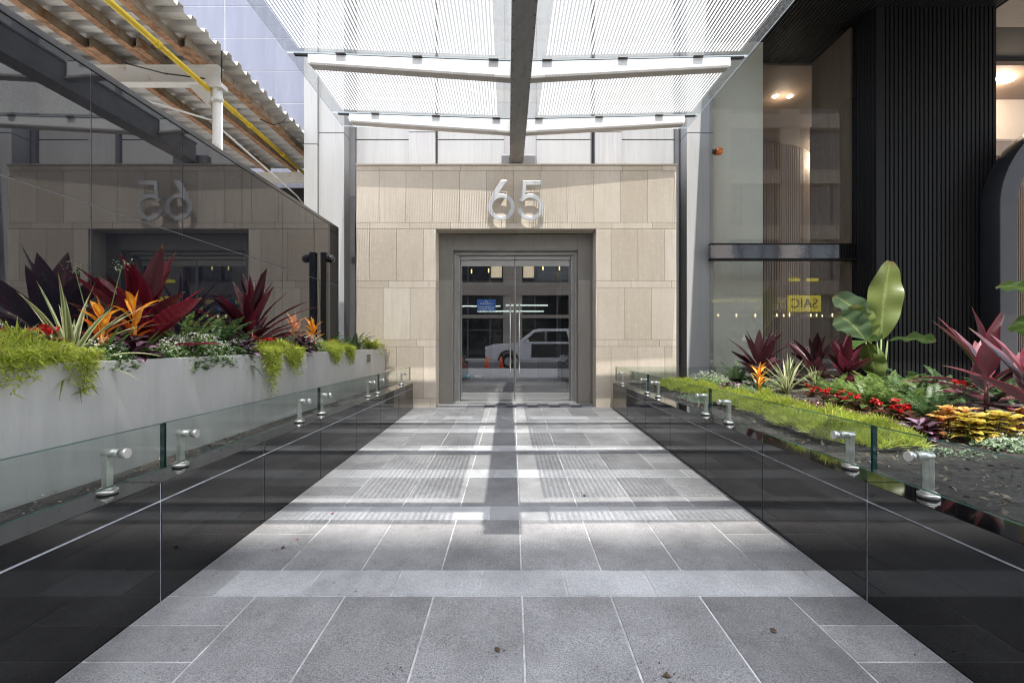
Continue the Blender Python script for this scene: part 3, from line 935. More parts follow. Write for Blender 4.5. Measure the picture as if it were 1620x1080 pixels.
# ================================================================== GLASS CANOPY
ANG = 0.012
t = thing("glass_canopy", "glass entrance canopy with striped frit, white cross ribs and a grey spine beam", "canopy", (0.148, 0, 0))
t.rotation_euler = (0, 0, ANG)
ORG[t.name] = (0, 0, 0)        # its parts are modelled in the canopy's own axes
RIBS = [6.45 - 1.32 * k for k in range(5)]
Y_END = 0.86
HWL, HWR = 2.62, 2.58
def gz(x): return 4.273 + 0.072 * abs(x) / 2.38
b = MB()
b.box(-0.108, 0.108, Y_END, 7.18, 3.957, 3.983); b.box(-0.108, 0.108, Y_END, 7.18, 4.232, 4.258); b.box(-0.095, 0.095, Y_END + 0.01, 7.17, 3.9835, 4.2315)
beam = b.build("spine_beam", M_beam, t, bevel=0.003)
b = MB(); b.tube([(0, 0, 0), (0, 0, -0.006)], 0.006, 8)
bolt0 = None
for k in range(26):
    for s_ in (-1, 1):
        yy = 7.0 - 0.16 * k
        if bolt0 is None:
            bolt0 = b.build("bolt", M_blackm, beam)
            bb = bolt0
        else:
            bb = bolt0.copy(); C.objects.link(bb); bb.parent = beam
        bb.location = (s_ * 0.093, yy, 3.957)
# frit glass
def fritmat():
    m, tt, p, o = newmat("striped frit glass")
    tt.nodes.remove(p)
    tc = N(tt, "ShaderNodeTexCoord"); sp = N(tt, "ShaderNodeSeparateXYZ")
    tt.links.new(tc.outputs["Object"], sp.inputs[0])
    ax = math_(tt, 'ABSOLUTE', sp.outputs[0])
    st = math_(tt, 'LESS_THAN', math_(tt, 'FRACT', math_(tt, 'DIVIDE', ax, 0.036)), 0.52)
    st = math_(tt, 'MULTIPLY', st, math_(tt, 'GREATER_THAN', ax, 0.28))
    st = math_(tt, 'MULTIPLY', st, math_(tt, 'LESS_THAN', ax, 2.45))
    fy = math_(tt, 'FRACT', math_(tt, 'ADD', math_(tt, 'DIVIDE', math_(tt, 'SUBTRACT', sp.outputs[1], 6.45), 1.32), 20.0))
    st = math_(tt, 'MULTIPLY', st, math_(tt, 'GREATER_THAN', fy, 0.075))
    st = math_(tt, 'MULTIPLY', st, math_(tt, 'LESS_THAN', fy, 0.925))
    tr = N(tt, "ShaderNodeBsdfTransparent"); tr.inputs[0].default_value = (0.66, 0.67, 0.68, 1)
    gl = N(tt, "ShaderNodeBsdfGlossy"); gl.inputs["Roughness"].default_value = 0.02
    ge = N(tt, "ShaderNodeNewGeometry")
    fr = N(tt, "ShaderNodeFresnel"); fr.inputs[0].default_value = 1.45
    fac = math_(tt, 'MULTIPLY', math_(tt, 'MULTIPLY', fr.outputs[0], 1.3), math_(tt, 'SUBTRACT', 1.0, ge.outputs["Backfacing"]))
    m1 = N(tt, "ShaderNodeMixShader"); tt.links.new(fac, m1.inputs[0]); tt.links.new(tr.outputs[0], m1.inputs[1]); tt.links.new(gl.outputs[0], m1.inputs[2])
    # dust on the clear glass
    tl0 = N(tt, "ShaderNodeBsdfTranslucent"); tl0.inputs[0].default_value = (0.8, 0.82, 0.85, 1)
    mD = N(tt, "ShaderNodeMixShader")
    tt.links.new(math_(tt, 'ADD', 0.015, math_(tt, 'MULTIPLY', ramp(tt, noise(tt, 45, 5, 0.8), 0.4, 0.75), 0.06)), mD.inputs[0])
    tt.links.new(m1.outputs[0], mD.inputs[1]); tt.links.new(tl0.outputs[0], mD.inputs[2])
    df = N(tt, "ShaderNodeBsdfDiffuse"); df.inputs[0].default_value = (0.60, 0.60, 0.60, 1)
    tl = N(tt, "ShaderNodeBsdfTranslucent"); tl.inputs[0].default_value = (0.58, 0.58, 0.58, 1)
    m2 = N(tt, "ShaderNodeMixShader"); m2.inputs[0].default_value = 0.55
    tt.links.new(df.outputs[0], m2.inputs[1]); tt.links.new(tl.outputs[0], m2.inputs[2])
    m3 = N(tt, "ShaderNodeMixShader"); tt.links.new(st, m3.inputs[0]); tt.links.new(mD.outputs[0], m3.inputs[1]); tt.links.new(m2.outputs[0], m3.inputs[2])
    tt.links.new(m3.outputs[0], o.inputs[0])
    return m
M_frit = fritmat()
M_cglass = glassmat("canopy top glass", (0.95, 0.97, 0.97), 1.0, 0.0)
edges = [6.62] + RIBS[1:] + [Y_END]
M_cedge = pm("pale glass edge", (0.45, 0.52, 0.55), 0.2, var=0.1)
for k in range(5):
    ya, yb = (RIBS[k] - 1.32 + 0.006 if k < 4 else Y_END), (RIBS[k] - 0.006)
    if k == 0:
        spans = [(RIBS[0] + 0.006, 6.86), (ya, yb)]
    else:
        spans = [(ya, yb)]
    for ya, yb in spans:
        for s_ in (-1, 1):
            xe = -HWL if s_ < 0 else HWR
            xi = 0.02 * s_
            g = MB()
            A = [(xi, ya, gz(xi)), (xe, ya, gz(xe)), (xe, yb, gz(xe)), (xi, yb, gz(xi))]
            if s_ < 0: A = A[::-1]
            i = g.add(A + [(x, y, z + 0.014) for x, y, z in A])
            for q, m in (((0,3,2,1),0),((4,5,6,7),1),((0,1,5,4),2),((1,2,6,5),2),((2,3,7,6),2),((3,0,4,7),2)):
                g.face([i + w for w in q], m)
            g.build("glass_pane", [M_frit, M_cglass, M_cedge], t)
for k, yr in enumerate(RIBS):
    for s_ in (-1, 1):
        xe = 2.37 * s_; xi = 0.109 * s_
        g = MB()
        def sec(x, z0, z1, d):
            return [(x, yr - d, z0), (x, yr + d, z0), (x, yr + d, z1), (x, yr - d, z1)]
        def bar(z0i, z1i, z0e, z1e, d, x_e, m):
            a = sec(xi, z0i, z1i, d); c = sec(x_e, z0e, z1e, d)
            if s_ < 0: a, c = c, a
            i = g.add(a + c)
            for q in ((0,3,2,1),(4,5,6,7),(0,1,5,4),(1,2,6,5),(2,3,7,6),(3,0,4,7)):
                g.face([i + w for w in q], m)
        bar(4.086, gz(xi) - 0.022, 4.221, gz(xe) - 0.022, 0.03, xe, 0)
        rib = g.build("rib", [M_rib, M_ribflange], t, bevel=0.002)
        g = MB()
        bar(4.056, 4.085, 4.193, 4.2205, 0.05, xe - 0.03 * s_, 0)
        g.build("rib_flange", M_ribflange, rib, bevel=0.002)
        g = MB()
        bar(gz(xi) - 0.021, gz(xi) - 0.004, gz(xe) - 0.021, gz(xe) - 0.004, 0.02, xe + 0.16 * s_, 0)
        g.build("gasket", M_blackm, rib)
        for q in (0.30, 1.15, 2.0):
            xx = q * s_
            g = MB(); z0 = gz(xx) - 0.016
            g.box(xx - 0.055, xx + 0.055, yr - 0.062, yr - 0.021, z0 - 0.004, z0 + 0.008)
            g.build("glass_clip", M_clip, rib, bevel=0.004)

# ================================================================== SCAFFOLD ROOF (left)
t = thing("scaffold_roof", "sidewalk scaffold roof with corrugated metal deck on rusty joists and white frame", "scaffold", (-3.4, 4, 0))
b = MB()
ZD = 4.34; XE = -3.215; XO = -5.7; YE = 8.35
y = 0.3
prof = []
while y < YE:
    prof += [(y, ZD), (y + 0.07, ZD), (y + 0.085, ZD + 0.05), (y + 0.15, ZD + 0.05), (y + 0.165, ZD)]
    y += 0.19
idx = []
for (yy, zz) in prof:
    idx.append(b.add([(XO, yy, zz), (XE + U(-0.006, 0.006), yy, zz)]))
for a, c in zip(idx[:-1], idx[1:]):
    b.face((a, c, c + 1, a + 1), 0)
dk = b.build("corrugated_deck", M_deck, t)
so_ = dk.modifiers.new("thickness", 'SOLIDIFY'); so_.thickness = 0.006; so_.offset = 1
YC = 5.13
for X_ in (-3.50, -4.01, -4.50, -5.05, -5.55):
    for ya, yb, dx in ((0.3, YC + 0.34, 0.0), (YC - 0.34, YE, 0.09)):
        g = MB(); xx = X_ + dx - 0.036
        g.box(xx - 0.007, xx + 0.007, ya, yb, 4.222, 4.336, 0)
        g.box(xx - 0.042, xx + 0.042, ya, yb, 4.208, 4.2215, 1)
        g.build("joist", [M_rust, M_rusted], t)
b = MB()
b.box(-5.7, -3.29, YC - 0.007, YC + 0.007, 4.022, 4.20); b.box(-5.7, -3.29, YC - 0.054, YC + 0.054, 4.008, 4.0215); b.box(-5.7, -3.29, YC - 0.054, YC + 0.054, 4.2005, 4.2075)
b.build("cross_beam", M_wsteel, t)
b = MB(); b.box(-5.7, -3.24, 8.26, 8.33, 4.02, 4.207); b.build("end_beam", M_wsteel, t, bevel=0.004)
b = MB(); b.tube([(-3.325, YC, -0.29), (-3.325, YC, 4.006)], 0.05, 14); b.box(-3.40, -3.25, YC - 0.06, YC + 0.06, 3.962, 4.0075)
b.tube([(-3.325, YC, 3.81), (-3.325, YC, 3.86)], 0.06, 14)
b.build("upright", M_wsteel, t)
b = MB(); b.prism([(-3.66, 4.007), (-3.40, 4.007), (-3.40, 3.74)], 'y', YC - 0.007, YC + 0.007); b.build("gusset", M_wsteel, t)
b = MB(); P0 = Vector((-3.18, 2.4, 3.83)); P1 = Vector((-3.70, 8.3, 4.11))
b.tube([P0, P1], 0.028, 10)
for k in (0.32, 0.55, 0.62, 0.8):
    c = P0.lerp(P1, k); d = (P1 - P0).normalized() * 0.035
    b.tube([c - d, c + d], 0.036, 10)
b.build("yellow_pipe", M_yellow, t)
b = MB(); b.tube([(-3.36, YC, 3.60), (-3.96, 4.3, 3.54)], 0.011, 8); b.tube([(-3.34, YC, 3.56), (-3.42, 7.2, 3.44), (-3.48, 8.2, 3.26)], 0.011, 8); b.build("tie_rod", M_wsteel, t)
b = MB(); b.box(-5.04, -4.99, 1.4, 4.8, 3.92, 3.97); b.build("strut", M_wsteel, t)
b = MB()
b.tube([(-4.3, YC - 0.12, 4.19), (-3.85, YC - 0.1, 4.08), (-3.42, YC - 0.07, 4.04)], 0.007, 6)
b.tube([(-3.30, 5.16, 4.05), (-3.26, 5.1, 4.17), (-3.22, 5.04, 4.345)], 0.007, 6)
b.tube([(-3.5, 6.3, 4.20), (-3.34, 6.36, 4.15), (-3.24, 6.4, 4.20), (-3.21, 6.5, 4.345)], 0.007, 6)
b.build("cable", M_wire, t)

# ================================================================== SHOP BUILDING (right)
t = thing("shop_building", "dark shop building with black ribbed pier, tall windows and slatted soffit beside the flower bed", "building", (5.2, 6.7, 0))
ZS = 5.93
b = MB(); b.box(2.99, 12.0, 4.4, 7.86, ZS + 0.05, ZS + 0.6)
b.box(2.99, 12.0, 7.86, 14, ZS + 0.05, ZS + 0.6)
b.build("soffit_slab", M_slatgap, t)
b = MB(); x = 2.99
while x < 6.97:
    b.box(x + 0.012, x + 0.055, 4.4, 7.85, ZS, ZS + 0.051); x += 0.06
b.build("soffit_slats", M_slat, t)
b = MB(); b.box(6.99, 12, 4.4, 6.95, ZS - 0.005, ZS + 0.049); b.build("soffit_panel", pm("brown soffit panel", (0.19, 0.15, 0.12), 0.6, var=0.08, stretch=(1, 8, 1)), t)
# upper storeys of the shop building
b = MB(); b.box(3.12, 40, 4.38, 15, ZS + 0.61, 9); b.build("upper_wall", M_slat, t)
# ribbed pier
XPa, XPb, YP = 5.20, 6.965, 6.53
b = MB(); b.box(XPa + 0.03, XPb, YP + 0.03, 7.2, 0.0, ZS - 0.001); pier = b.build("pier", M_slatgap, t)
b = MB(); x = XPa + 0.16
while x < XPb - 0.03:
    b.box(x, x + 0.043, YP, YP + 0.031, 0.0, ZS - 0.002); x += 0.0615
y = YP + 0.03
b.box(XPa + 0.02, XPa + 0.145, YP + 0.002, YP + 0.031, 0, ZS - 0.002)
while y < 6.9:
    b.box(XPa, XPa + 0.031, y, y + 0.040, 0.0, ZS - 0.002); y += 0.056
b.build("slats", M_slat, pier, bevel=0.003)
# windows
YG = 6.9
b = MB(); b.box(2.99, 5.199, YG, YG + 0.014, 2.61, ZS - 0.003); w1 = b.build("window", M_shopglass, t)
b = MB(); b.box(2.99, 5.199, YG, YG + 0.014, 0.25, 2.352); w2 = b.build("window", M_shopglass, t)
M_mirror = pm("wavy polished transom", (0.40, 0.40, 0.42), 0.06, metal=1.0, var=0.1, scale=1, bmp=0.22, bscale=1.3, bstretch=(1, 1, 3))
b = MB(); b.box(2.99, 4.93, YG - 0.03, YG + 0.05, 2.385, 2.585); b.build("transom", M_mirror, t)
b = MB(); b.box(2.99, 5.199, YG - 0.034, YG + 0.05, 2.586, 2.609); b.box(2.99, 5.199, YG - 0.034, YG + 0.05, 2.353, 2.384)
x = 4.932
while x < 5.19: b.box(x, x + 0.022, YG - 0.03, YG + 0.05, 2.3845, 2.5855); x += 0.042
b.build("transom_trim", M_slat, t)
b = MB(); b.box(2.99, 5.2, YG - 0.02, YG + 0.3, 0, 0.249); b.build("plinth", M_slat, t)
# interior
M_gg = pm("grey green interior wall", (0.78, 0.785, 0.73), 0.7, var=0.02)
M_brown = pm("brown ribbed timber", (0.20, 0.15, 0.115), 0.6, var=0.1, scale=2, stretch=(6, 6, 0.4))
M_browd = pm("dark brown ceiling", (0.20, 0.145, 0.11), 0.7, var=0.05)
M_cream = pm("cream plaster", (0.72, 0.62, 0.53), 0.7, var=0.03)
it = thing("shop_interior", "warm brown shop interior with round ribbed drum and small ceiling lights behind the window", "interior", (5, 9, 0))
b = MB(); b.box(3.0, 4.015, 7.30, 7.42, 0.05, ZS - 0.004); b.build("side_panel", M_gg, it)
b = MB()
y = 6.96
while y < 7.84: b.box(5.15, 5.19, y, y + 0.05, 0.05, 4.83); y += 0.055
b.box(5.165, 5.195, 6.96, 7.86, 4.845, ZS - 0.004); b.build("return_wall", M_brown, it)
b = MB(); b.box(3.0, 13, 7.87, 16, ZS - 0.03, ZS + 0.045); b.build("ceiling", M_browd, it)
b = MB(); b.box(3.0, 13, 6.95, 16, 0.0, 0.05); b.build("floor", M_lfloor, it)
b = MB(); b.box(3.0, 13, 15.9, 16, 0.05, ZS - 0.031); b.box(2.9, 3.0, 7.43, 16, 0.05, ZS - 0.031); b.build("back_wall", M_cream, it)
M_led = emit("white ceiling lamp", (1.0, 0.9, 0.74), 14.0)
def drum(cx, cy, r, z0, z1, ring):
    d = MB()
    n = 190
    for k in range(n):
        a = 2 * PI * k / n; a2 = a + 2 * PI / n * 0.62; a3 = 2 * PI * (k + 1) / n
        pts = [(cx + r * math.cos(q), cy + r * math.sin(q)) for q in (a, a2)]
        pin = [(cx + (r - 0.02) * math.cos(q), cy + (r - 0.02) * math.sin(q)) for q in (a2, a3)]
        d.poly([(*pts[0], z0), (*pts[1], z0), (*pts[1], z1), (*pts[0], z1)])
        d.poly([(*pin[0], z0), (*pin[1], z0), (*pin[1], z1), (*pin[0], z1)])
        d.poly([(*pts[1], z0), (*pin[0], z0), (*pin[0], z1), (*pts[1], z1)])
        nx_ = (cx + r * math.cos(a3), cy + r * math.sin(a3))
        d.poly([(*pin[1], z0), (*nx_, z0), (*nx_, z1), (*pin[1], z1)])
    dr = d.build("ribbed_drum", M_brown, it)
    e = MB()
    n = ring
    for row in range(3):
        for k in range(n):
            a = 2 * PI * (k + row * 0.5) / n; rr = r + 0.10 + row * 0.10
            if not (-0.95 < (a if a < PI else a - 2 * PI) < 1.6): continue
            e.ball((cx + rr * math.cos(a), cy + rr * math.sin(a), z1 + 0.02), 0.016, 0, 6, 4)
    dd = e.build("ceiling_lights", M_led, dr)
drum(5.95, 12.5, 1.9, 0.05, ZS - 0.17, 110)
def lamp(x, y, z, e, name="downlight", size=0.09):
    for q in (-0.14, 0.14):
        g = MB(); g.tube([(x + q, y, z), (x + q, y, z - 0.012)], size, 14)
        o = g.build(name, M_led, it)
    l = bpy.data.lights.new("downlight_lamp", 'POINT'); l.energy = e; l.color = (1.0, 0.80, 0.6); l.shadow_soft_size = 0.12
    lo = bpy.data.objects.new("downlight_lamp", l); C.objects.link(lo); lo.parent = o
    lo.location = Vector((x, y, z - 0.15)) - Vector(ORG[it.name])
lamp(5.25, 8.85, ZS - 0.032, 2.2, size=0.045)
lamp(8.9, 8.3, ZS - 0.032, 8)  # added pair, lights the bulkhead end of the interior
lamp(8.0, 11.4, ZS - 0.032, 34)  # added pair out of view, put in to brighten the drum
b = MB(); b.box(7.3, 13, 8.97, 9.05, 5.12, ZS - 0.031); b.build("bulkhead", M_cream, it)
drum(10.6, 10.6, 1.25, 0.05, 5.0, 60)
# arch at the picture edge
t = thing("arch_doorway", "black arched doorway frame at the picture edge beyond the ribbed pier", "arch", (8.0, 6.3, 0))
b = MB()
cx, cz, ro, ri = 8.02, 2.97, 1.325, 1.08
outp = [(cx + ro, 0.0)] + [(cx + ro * math.cos(PI * k / 36), cz + ro * math.sin(PI * k / 36)) for k in range(37)] + [(cx - ro, 0.0)]
inp = [(cx + ri, 0.0)] + [(cx + ri * math.cos(PI * k / 36), cz + ri * math.sin(PI * k / 36)) for k in range(37)] + [(cx - ri, 0.0)]
strip_prism(b, outp, inp[::-1], 6.25, 6.52, False)
b.build("arch_frame", pm("black arch metal", (0.03, 0.03, 0.034), 0.35, metal=0.4), t, bevel=0.006)
# beacon
t = thing("beacon_lamp", "small amber beacon fixed to the side of the tall window beside the white column", "beacon", (3.02, 6.85, pz(240, 6.85)))
zc = pz(240, 6.8)
b = MB(); b.tube([(2.99, 6.80, zc), (3.03, 6.80, zc)], 0.036, 14); b.build("base", M_blackm, t)
b = MB(); b.tube([(3.03, 6.80, zc), (3.07, 6.80, zc), (3.118, 6.80, zc), (3.13, 6.80, zc)], [0.052, 0.056, 0.05, 0.03], 16); b.build("amber_lens", pm("amber plastic", (0.48, 0.13, 0.025), 0.25, var=0.2, scale=40), t)

# ================================================================== ACROSS THE STREET (seen in reflections)
t = thing("street_building", "brown stone building across the street, seen mirrored in the shop window", "building", (0, -19, 0))
M_brick = pm("brown street stone", (0.30, 0.255, 0.215), 0.8, var=0.15, scale=0.6)
M_win = pm("dark street window", (0.02, 0.022, 0.025), 0.08, var=0.3, ior=1.6)
H = 51.5  # height of the unseen tower part, shaped to shade the near ramp
HL = 15.0
b = MB()
for k in range(-8, 9):
    b.box(k * 5.0 - 0.7, k * 5.0 + 0.7, -19.6, -19.0, 0, H if -1 <= k <= 1 else (HL if k < 0 else 27.5))
for z0, z1 in ((2.95, 3.2), (4.65, 5.6), (8.6, 9.6), (12.6, 13.6), (16.6, 17.6), (20.6, 21.6), (24.6, 25.6), (28.6, 29.6), (34, 35), (40, 41), (46, 47), (H - 1, H - 0.01)):
    if z0 < HL - 1: b.box(-41, 41, -19.55, -18.95, z0, z1)
    else: b.box(-5.75, 5.75 if z0 > 27 else 41, -19.55, -18.95, z0, z1)
b.build("stone_frame", M_brick, t)
b = MB()
for k in range(-8, 8):
    for q in (1, 2): b.box(k * 5.0 + q * 1.667 - 0.05, k * 5.0 + q * 1.667 + 0.05, -19.38, -19.2, 0, 14)
    b.box(k * 5.0 + 0.71, k * 5.0 + 4.29, -19.37, -19.22, 2.05, 2.12)
b.build("mullions", pm("dark mullion", (0.10, 0.095, 0.09), 0.5), t)
M_room = emit("lit room", (0.9, 0.75, 0.5), 0.22)
b = MB()
for xa, xb, za, zb in ((-9.1, -7.6, 6.0, 8.0), (0.8, 1.6, 6.0, 7.4), (2.4, 3.2, 0.4, 1.9), (-1.6, -0.8, 6.0, 7.6)): b.box(xa, xb, -19.385, -19.375, za, zb)
b.build("lit_rooms", M_room, t)
b = MB(); b.box(-41, -10.61, -30, -19.4, 0, HL - 0.02); b.box(-10.6, 10.6, -30, -19.395, 0, HL - 0.02); b.box(10.61, 41, -30, -19.4, 0, 27.5); b.box(-5.6, 5.6, -29.9, -19.39, HL - 0.01, H - 0.02); b.build("window_wall", M_win, t)
M_syel = emit("yellow sign panel with added glow", (0.75, 0.63, 0.04), 0.55)  # glow added to the panel so the sign shows in the reflection
M_stxt = pm("dark sign letters", (0.02, 0.02, 0.02), 0.5)
M_sylt = emit("yellow sign letters with added glow", (0.75, 0.65, 0.15), 0.4)  # the lettering gets the same added glow
DR = 2 * YG + 18.9
sx = lambda x: (x - 811) * DR / 720
sz = lambda y: 1.1 + (543 - y) * DR / 720
sg = thing("street_sign", "yellow and dark sign band reading SAIC on the building across the street", "sign", (sx(1273), -18.93, sz(480)))
b = MB(); b.box(sx(1246.5), sx(1299), -18.945, -18.90, sz(493), sz(467)); b.build("panel", M_syel, sg)
text_obj("sign_letters", "SAIC", 0.95, M_stxt, sg, (sx(1272.5), -18.895, sz(480.5)), (-1, 0, 0), (0, 0, 1), depth=0.02)
b = MB(); b.box(sx(1148), sx(1246), -18.949, -18.91, sz(492), sz(469)); b.build("dark_band", M_brick, sg)
text_obj("sign_lettering", "School of the Art Institute\nof Chicago", 0.50, M_sylt, sg, (sx(1243.5), -18.9, sz(480.5)), (-1, 0, 0), (0, 0, 1), 'LEFT', depth=0.02)
for xa, xb in ((1248, 1266), (1276, 1295)):
    b = MB(); b.box(sx(xa), sx(xb), -18.945, -18.9, sz(445), sz(440)); b.build("upper_panel", M_syel, sg)
M_cand = emit("lit window lamp", (1.0, 0.85, 0.45), 3.0)
lt = thing("window_lights", "row of small lit lamps on the ledge under the street sign", "lights", (sx(1200), -18.9, sz(500)))
for k, xx in enumerate((1136, 1165, 1178, 1195, 1210, 1216, 1229, 1240, 1249, 1283, 1292, 1301, 1317)):
    b = MB(); h = U(0.12, 0.3); b.box(sx(xx) - 0.03, sx(xx) + 0.03, -18.93, -18.88, sz(501), sz(501) + h); b.build("lamp", M_cand, lt)

M_tube = emit("white shop tube light", (0.85, 1.0, 0.92), 0.5)
lt = thing("shop_lights", "long white tube lights inside the shopfront across the street, mirrored in the doors", "lights", (-0.5, -18.92, 3.6))
for xa, xb, zc_ in ((-3.7, -0.9, 3.80), (-0.5, 2.6, 3.86), (-2.6, 2.3, 3.42)):
    b = MB(); b.box(xa, xb, -18.93, -18.88, zc_, zc_ + 0.08); b.build("tube_light", M_tube, lt)
# parked pickup mirrored in the doors
t = thing("pickup_truck", "silver white pickup truck parked at the kerb, seen mirrored in the doors", "truck", (1.5, -8.3, -0.15))
M_truck = pm("silver truck paint", (0.75, 0.76, 0.79), 0.25, metal=0.1, var=0.03)
M_tyre = pm("tyre rubber", (0.02, 0.02, 0.02), 0.8)
M_trimshade = pm("dark truck trim and shade", (0.03, 0.03, 0.035), 0.4)
y0, y1 = -9.25, -7.35
b = MB()
prof = [(-1.30, 0.30), (-1.33, 0.62), (-1.25, 0.95), (-0.9, 1.06), (0.25, 1.14), (1.0, 1.74), (1.25, 1.80), (2.7, 1.80), (2.86, 1.72), (2.95, 1.16), (4.5, 1.14), (4.52, 0.42), (3.95, 0.38), (3.85, 0.62), (3.6, 0.76), (3.3, 0.76), (3.05, 0.62), (2.95, 0.34), (0.3, 0.30), (0.2, 0.60), (-0.02, 0.76), (-0.35, 0.76), (-0.6, 0.62), (-0.72, 0.32)]
b.prism([(x, z) for x, z in prof][::-1], 'y', y0, y1)
b.build("body", M_truck, t, bevel=0.03)
b = MB(); b.prism([(0.55, 1.18), (1.07, 1.64), (1.55, 1.68), (1.55, 1.18)][::-1], 'y', y1 - 0.01, y1 + 0.006); b.prism([(1.65, 1.18), (1.65, 1.68), (2.6, 1.68), (2.72, 1.18)][::-1], 'y', y1 - 0.01, y1 + 0.006)
b.build("side_windows", M_win, t)
b = MB(); b.box(0.9, 2.75, y1 + 0.001, y1 + 0.008, 0.42, 1.08); b.build("door_shade", M_trimshade, t)  # dark sheet standing in for the shade on the lower truck side
for x in (-0.2, 3.45):
    for yy in (y1 - 0.12, y0 + 0.12):
        g = MB(); g.tube([(x, yy - 0.12, 0.22), (x, yy + 0.12, 0.22)], 0.37, 24); w_ = g.build("wheel", M_tyre, t)
        g = MB(); g.tube([(x, yy - 0.125, 0.22), (x, yy + 0.125, 0.22)], 0.2, 16); g.build("rim", M_steel, w_)
b = MB(); b.box(0.62, 0.78, y1 + 0.02, y1 + 0.16, 1.12, 1.28); b.build("mirror", M_truck, t, bevel=0.02)
b = MB(); b.box(1.58, 1.63, y1 + 0.0065, y1 + 0.012, 1.18, 1.69); b.box(2.05, 2.2, y1 + 0.0085, y1 + 0.03, 1.02, 1.06); b.build("door_handle", M_trimshade, t)
b = MB()
for x in (-0.2, 3.45):
    oo, ii = arc_pts(x, 0.24, 0.52, 0.44, 0, PI, 18); strip_prism(b, oo, ii, y1 - 0.05, y1 + 0.02, False)
b.build("arch_trim", M_trimshade, t)
b = MB(); b.box(-1.36, -1.30, y0 + 0.15, y1 - 0.15, 0.34, 0.62); b.build("bumper", M_trimshade, t, bevel=0.01)
for yy in (y0 + 0.2, y1 - 0.4):
    b = MB(); b.box(-1.335, -1.27, yy, yy + 0.2, 0.78, 0.94); b.build("headlight", M_wtext, t, bevel=0.01)
M_cone = pm("orange cone plastic", (0.85, 0.12, 0.03), 0.45)
for k, (x, y) in enumerate(((-1.2, -6.5), (-0.55, -7.0), (-2.5, -6.6))):
    t = thing("traffic_cone", "orange traffic cone on the street, mirrored in the door glass, " + ("between two other cones", "closest to the truck wheel", "farthest from the truck")[k], "cone", (x, y, -0.16), "traffic cones in the street")
    g = MB(); g.tube([(x, y, -0.13), (x, y, 0.48)], [0.14, 0.03], 16); g.build("cone_body", M_cone, t)
    g = MB(); g.box(x - 0.19, x + 0.19, y - 0.19, y + 0.19, -0.159, -0.128); g.build("base", M_cone, t, bevel=0.008)

# ================================================================== PLANTS
L_cord = leafmat("burgundy cordyline leaf", (0.022, 0.008, 0.010), (0.15, 0.016, 0.035), edge=(0.20, 0.012, 0.04), ew=0.9, tr=0.35, skew=1.7, rough=0.28, wear=0.7)
L_cord2 = leafmat("red cordyline leaf", (0.030, 0.013, 0.012), (0.32, 0.012, 0.04), edge=(0.24, 0.012, 0.04), ew=0.9, tr=0.36, skew=2.2, rough=0.28, wear=0.7)
L_cordp = leafmat("pink cordyline leaf", (0.045, 0.026, 0.026), (0.22, 0.075, 0.09), edge=(0.30, 0.025, 0.06), ew=0.88, tr=0.28, skew=1.5, rough=0.3, wear=0.7)
L_cordd = leafmat("dark cordyline leaf", (0.014, 0.008, 0.010), (0.085, 0.022, 0.032), edge=(0.09, 0.018, 0.03), ew=0.9, tr=0.25, skew=1.8, rough=0.28, wear=0.7)
L_vari = leafmat("cream edged strap leaf", (0.09, 0.15, 0.04), (0.15, 0.22, 0.07), edge=(0.52, 0.52, 0.30), ew=0.45, tr=0.35, rough=0.4, wear=0.7)
L_brom = leafmat("bromeliad strap leaf", (0.05, 0.12, 0.03), (0.10, 0.19, 0.05), tr=0.3, rough=0.3)
L_orng = leafmat("orange bract", (0.75, 0.22, 0.015), (0.85, 0.34, 0.03), mid=(0.85, 0.45, 0.05), mw=0.3, tr=0.4, rough=0.4)
L_orr = leafmat("red orange bract", (0.55, 0.09, 0.01), (0.75, 0.20, 0.02), tr=0.4, rough=0.4)
L_peach = leafmat("peach bract", (0.75, 0.28, 0.12), (0.80, 0.42, 0.25), tr=0.4, rough=0.4)
L_lime = leafmat("lime feathery leaf", (0.30, 0.40, 0.05), (0.70, 0.74, 0.12), tr=0.5, rough=0.6, dead=(0.34, 0.25, 0.11))
L_limed = leafmat("yellow green fern leaf", (0.28, 0.36, 0.03), (0.48, 0.52, 0.06), tr=0.45, rough=0.5)
L_fern = leafmat("dark fern leaf", (0.025, 0.06, 0.02), (0.09, 0.15, 0.05), tr=0.35, rough=0.45)
L_fernl = leafmat("fresh fern leaf", (0.04, 0.085, 0.02), (0.20, 0.28, 0.07), tr=0.45, rough=0.45)
L_small = leafmat("small green leaf", (0.08, 0.16, 0.04), (0.22, 0.33, 0.10), edge=(0.50, 0.55, 0.38), ew=0.75, tr=0.4, rough=0.45)
L_sage = leafmat("grey green small leaf", (0.13, 0.20, 0.11), (0.30, 0.38, 0.25), tr=0.3, rough=0.6)
L_wfl = leafmat("white petal", (0.70, 0.70, 0.60), (0.82, 0.82, 0.76), tr=0.4, rough=0.6)
L_red = leafmat("red petal", (0.38, 0.006, 0.010), (0.60, 0.015, 0.02), tr=0.35, rough=0.45)
L_bron = leafmat("bronze begonia leaf", (0.06, 0.03, 0.02), (0.16, 0.06, 0.035), tr=0.3, rough=0.3)
L_rex = leafmat("purple silver begonia leaf", (0.055, 0.012, 0.025), (0.12, 0.03, 0.06), edge=(0.03, 0.008, 0.014), mid=(0.42, 0.28, 0.36), ew=0.62, mw=0.42, tr=0.25, rough=0.35)
L_coly = leafmat("yellow coleus leaf", (0.30, 0.22, 0.03), (0.56, 0.42, 0.06), mid=(0.35, 0.16, 0.03), edge=(0.45, 0.42, 0.10), mw=0.12, tr=0.4, rough=0.5, wear=0.7)
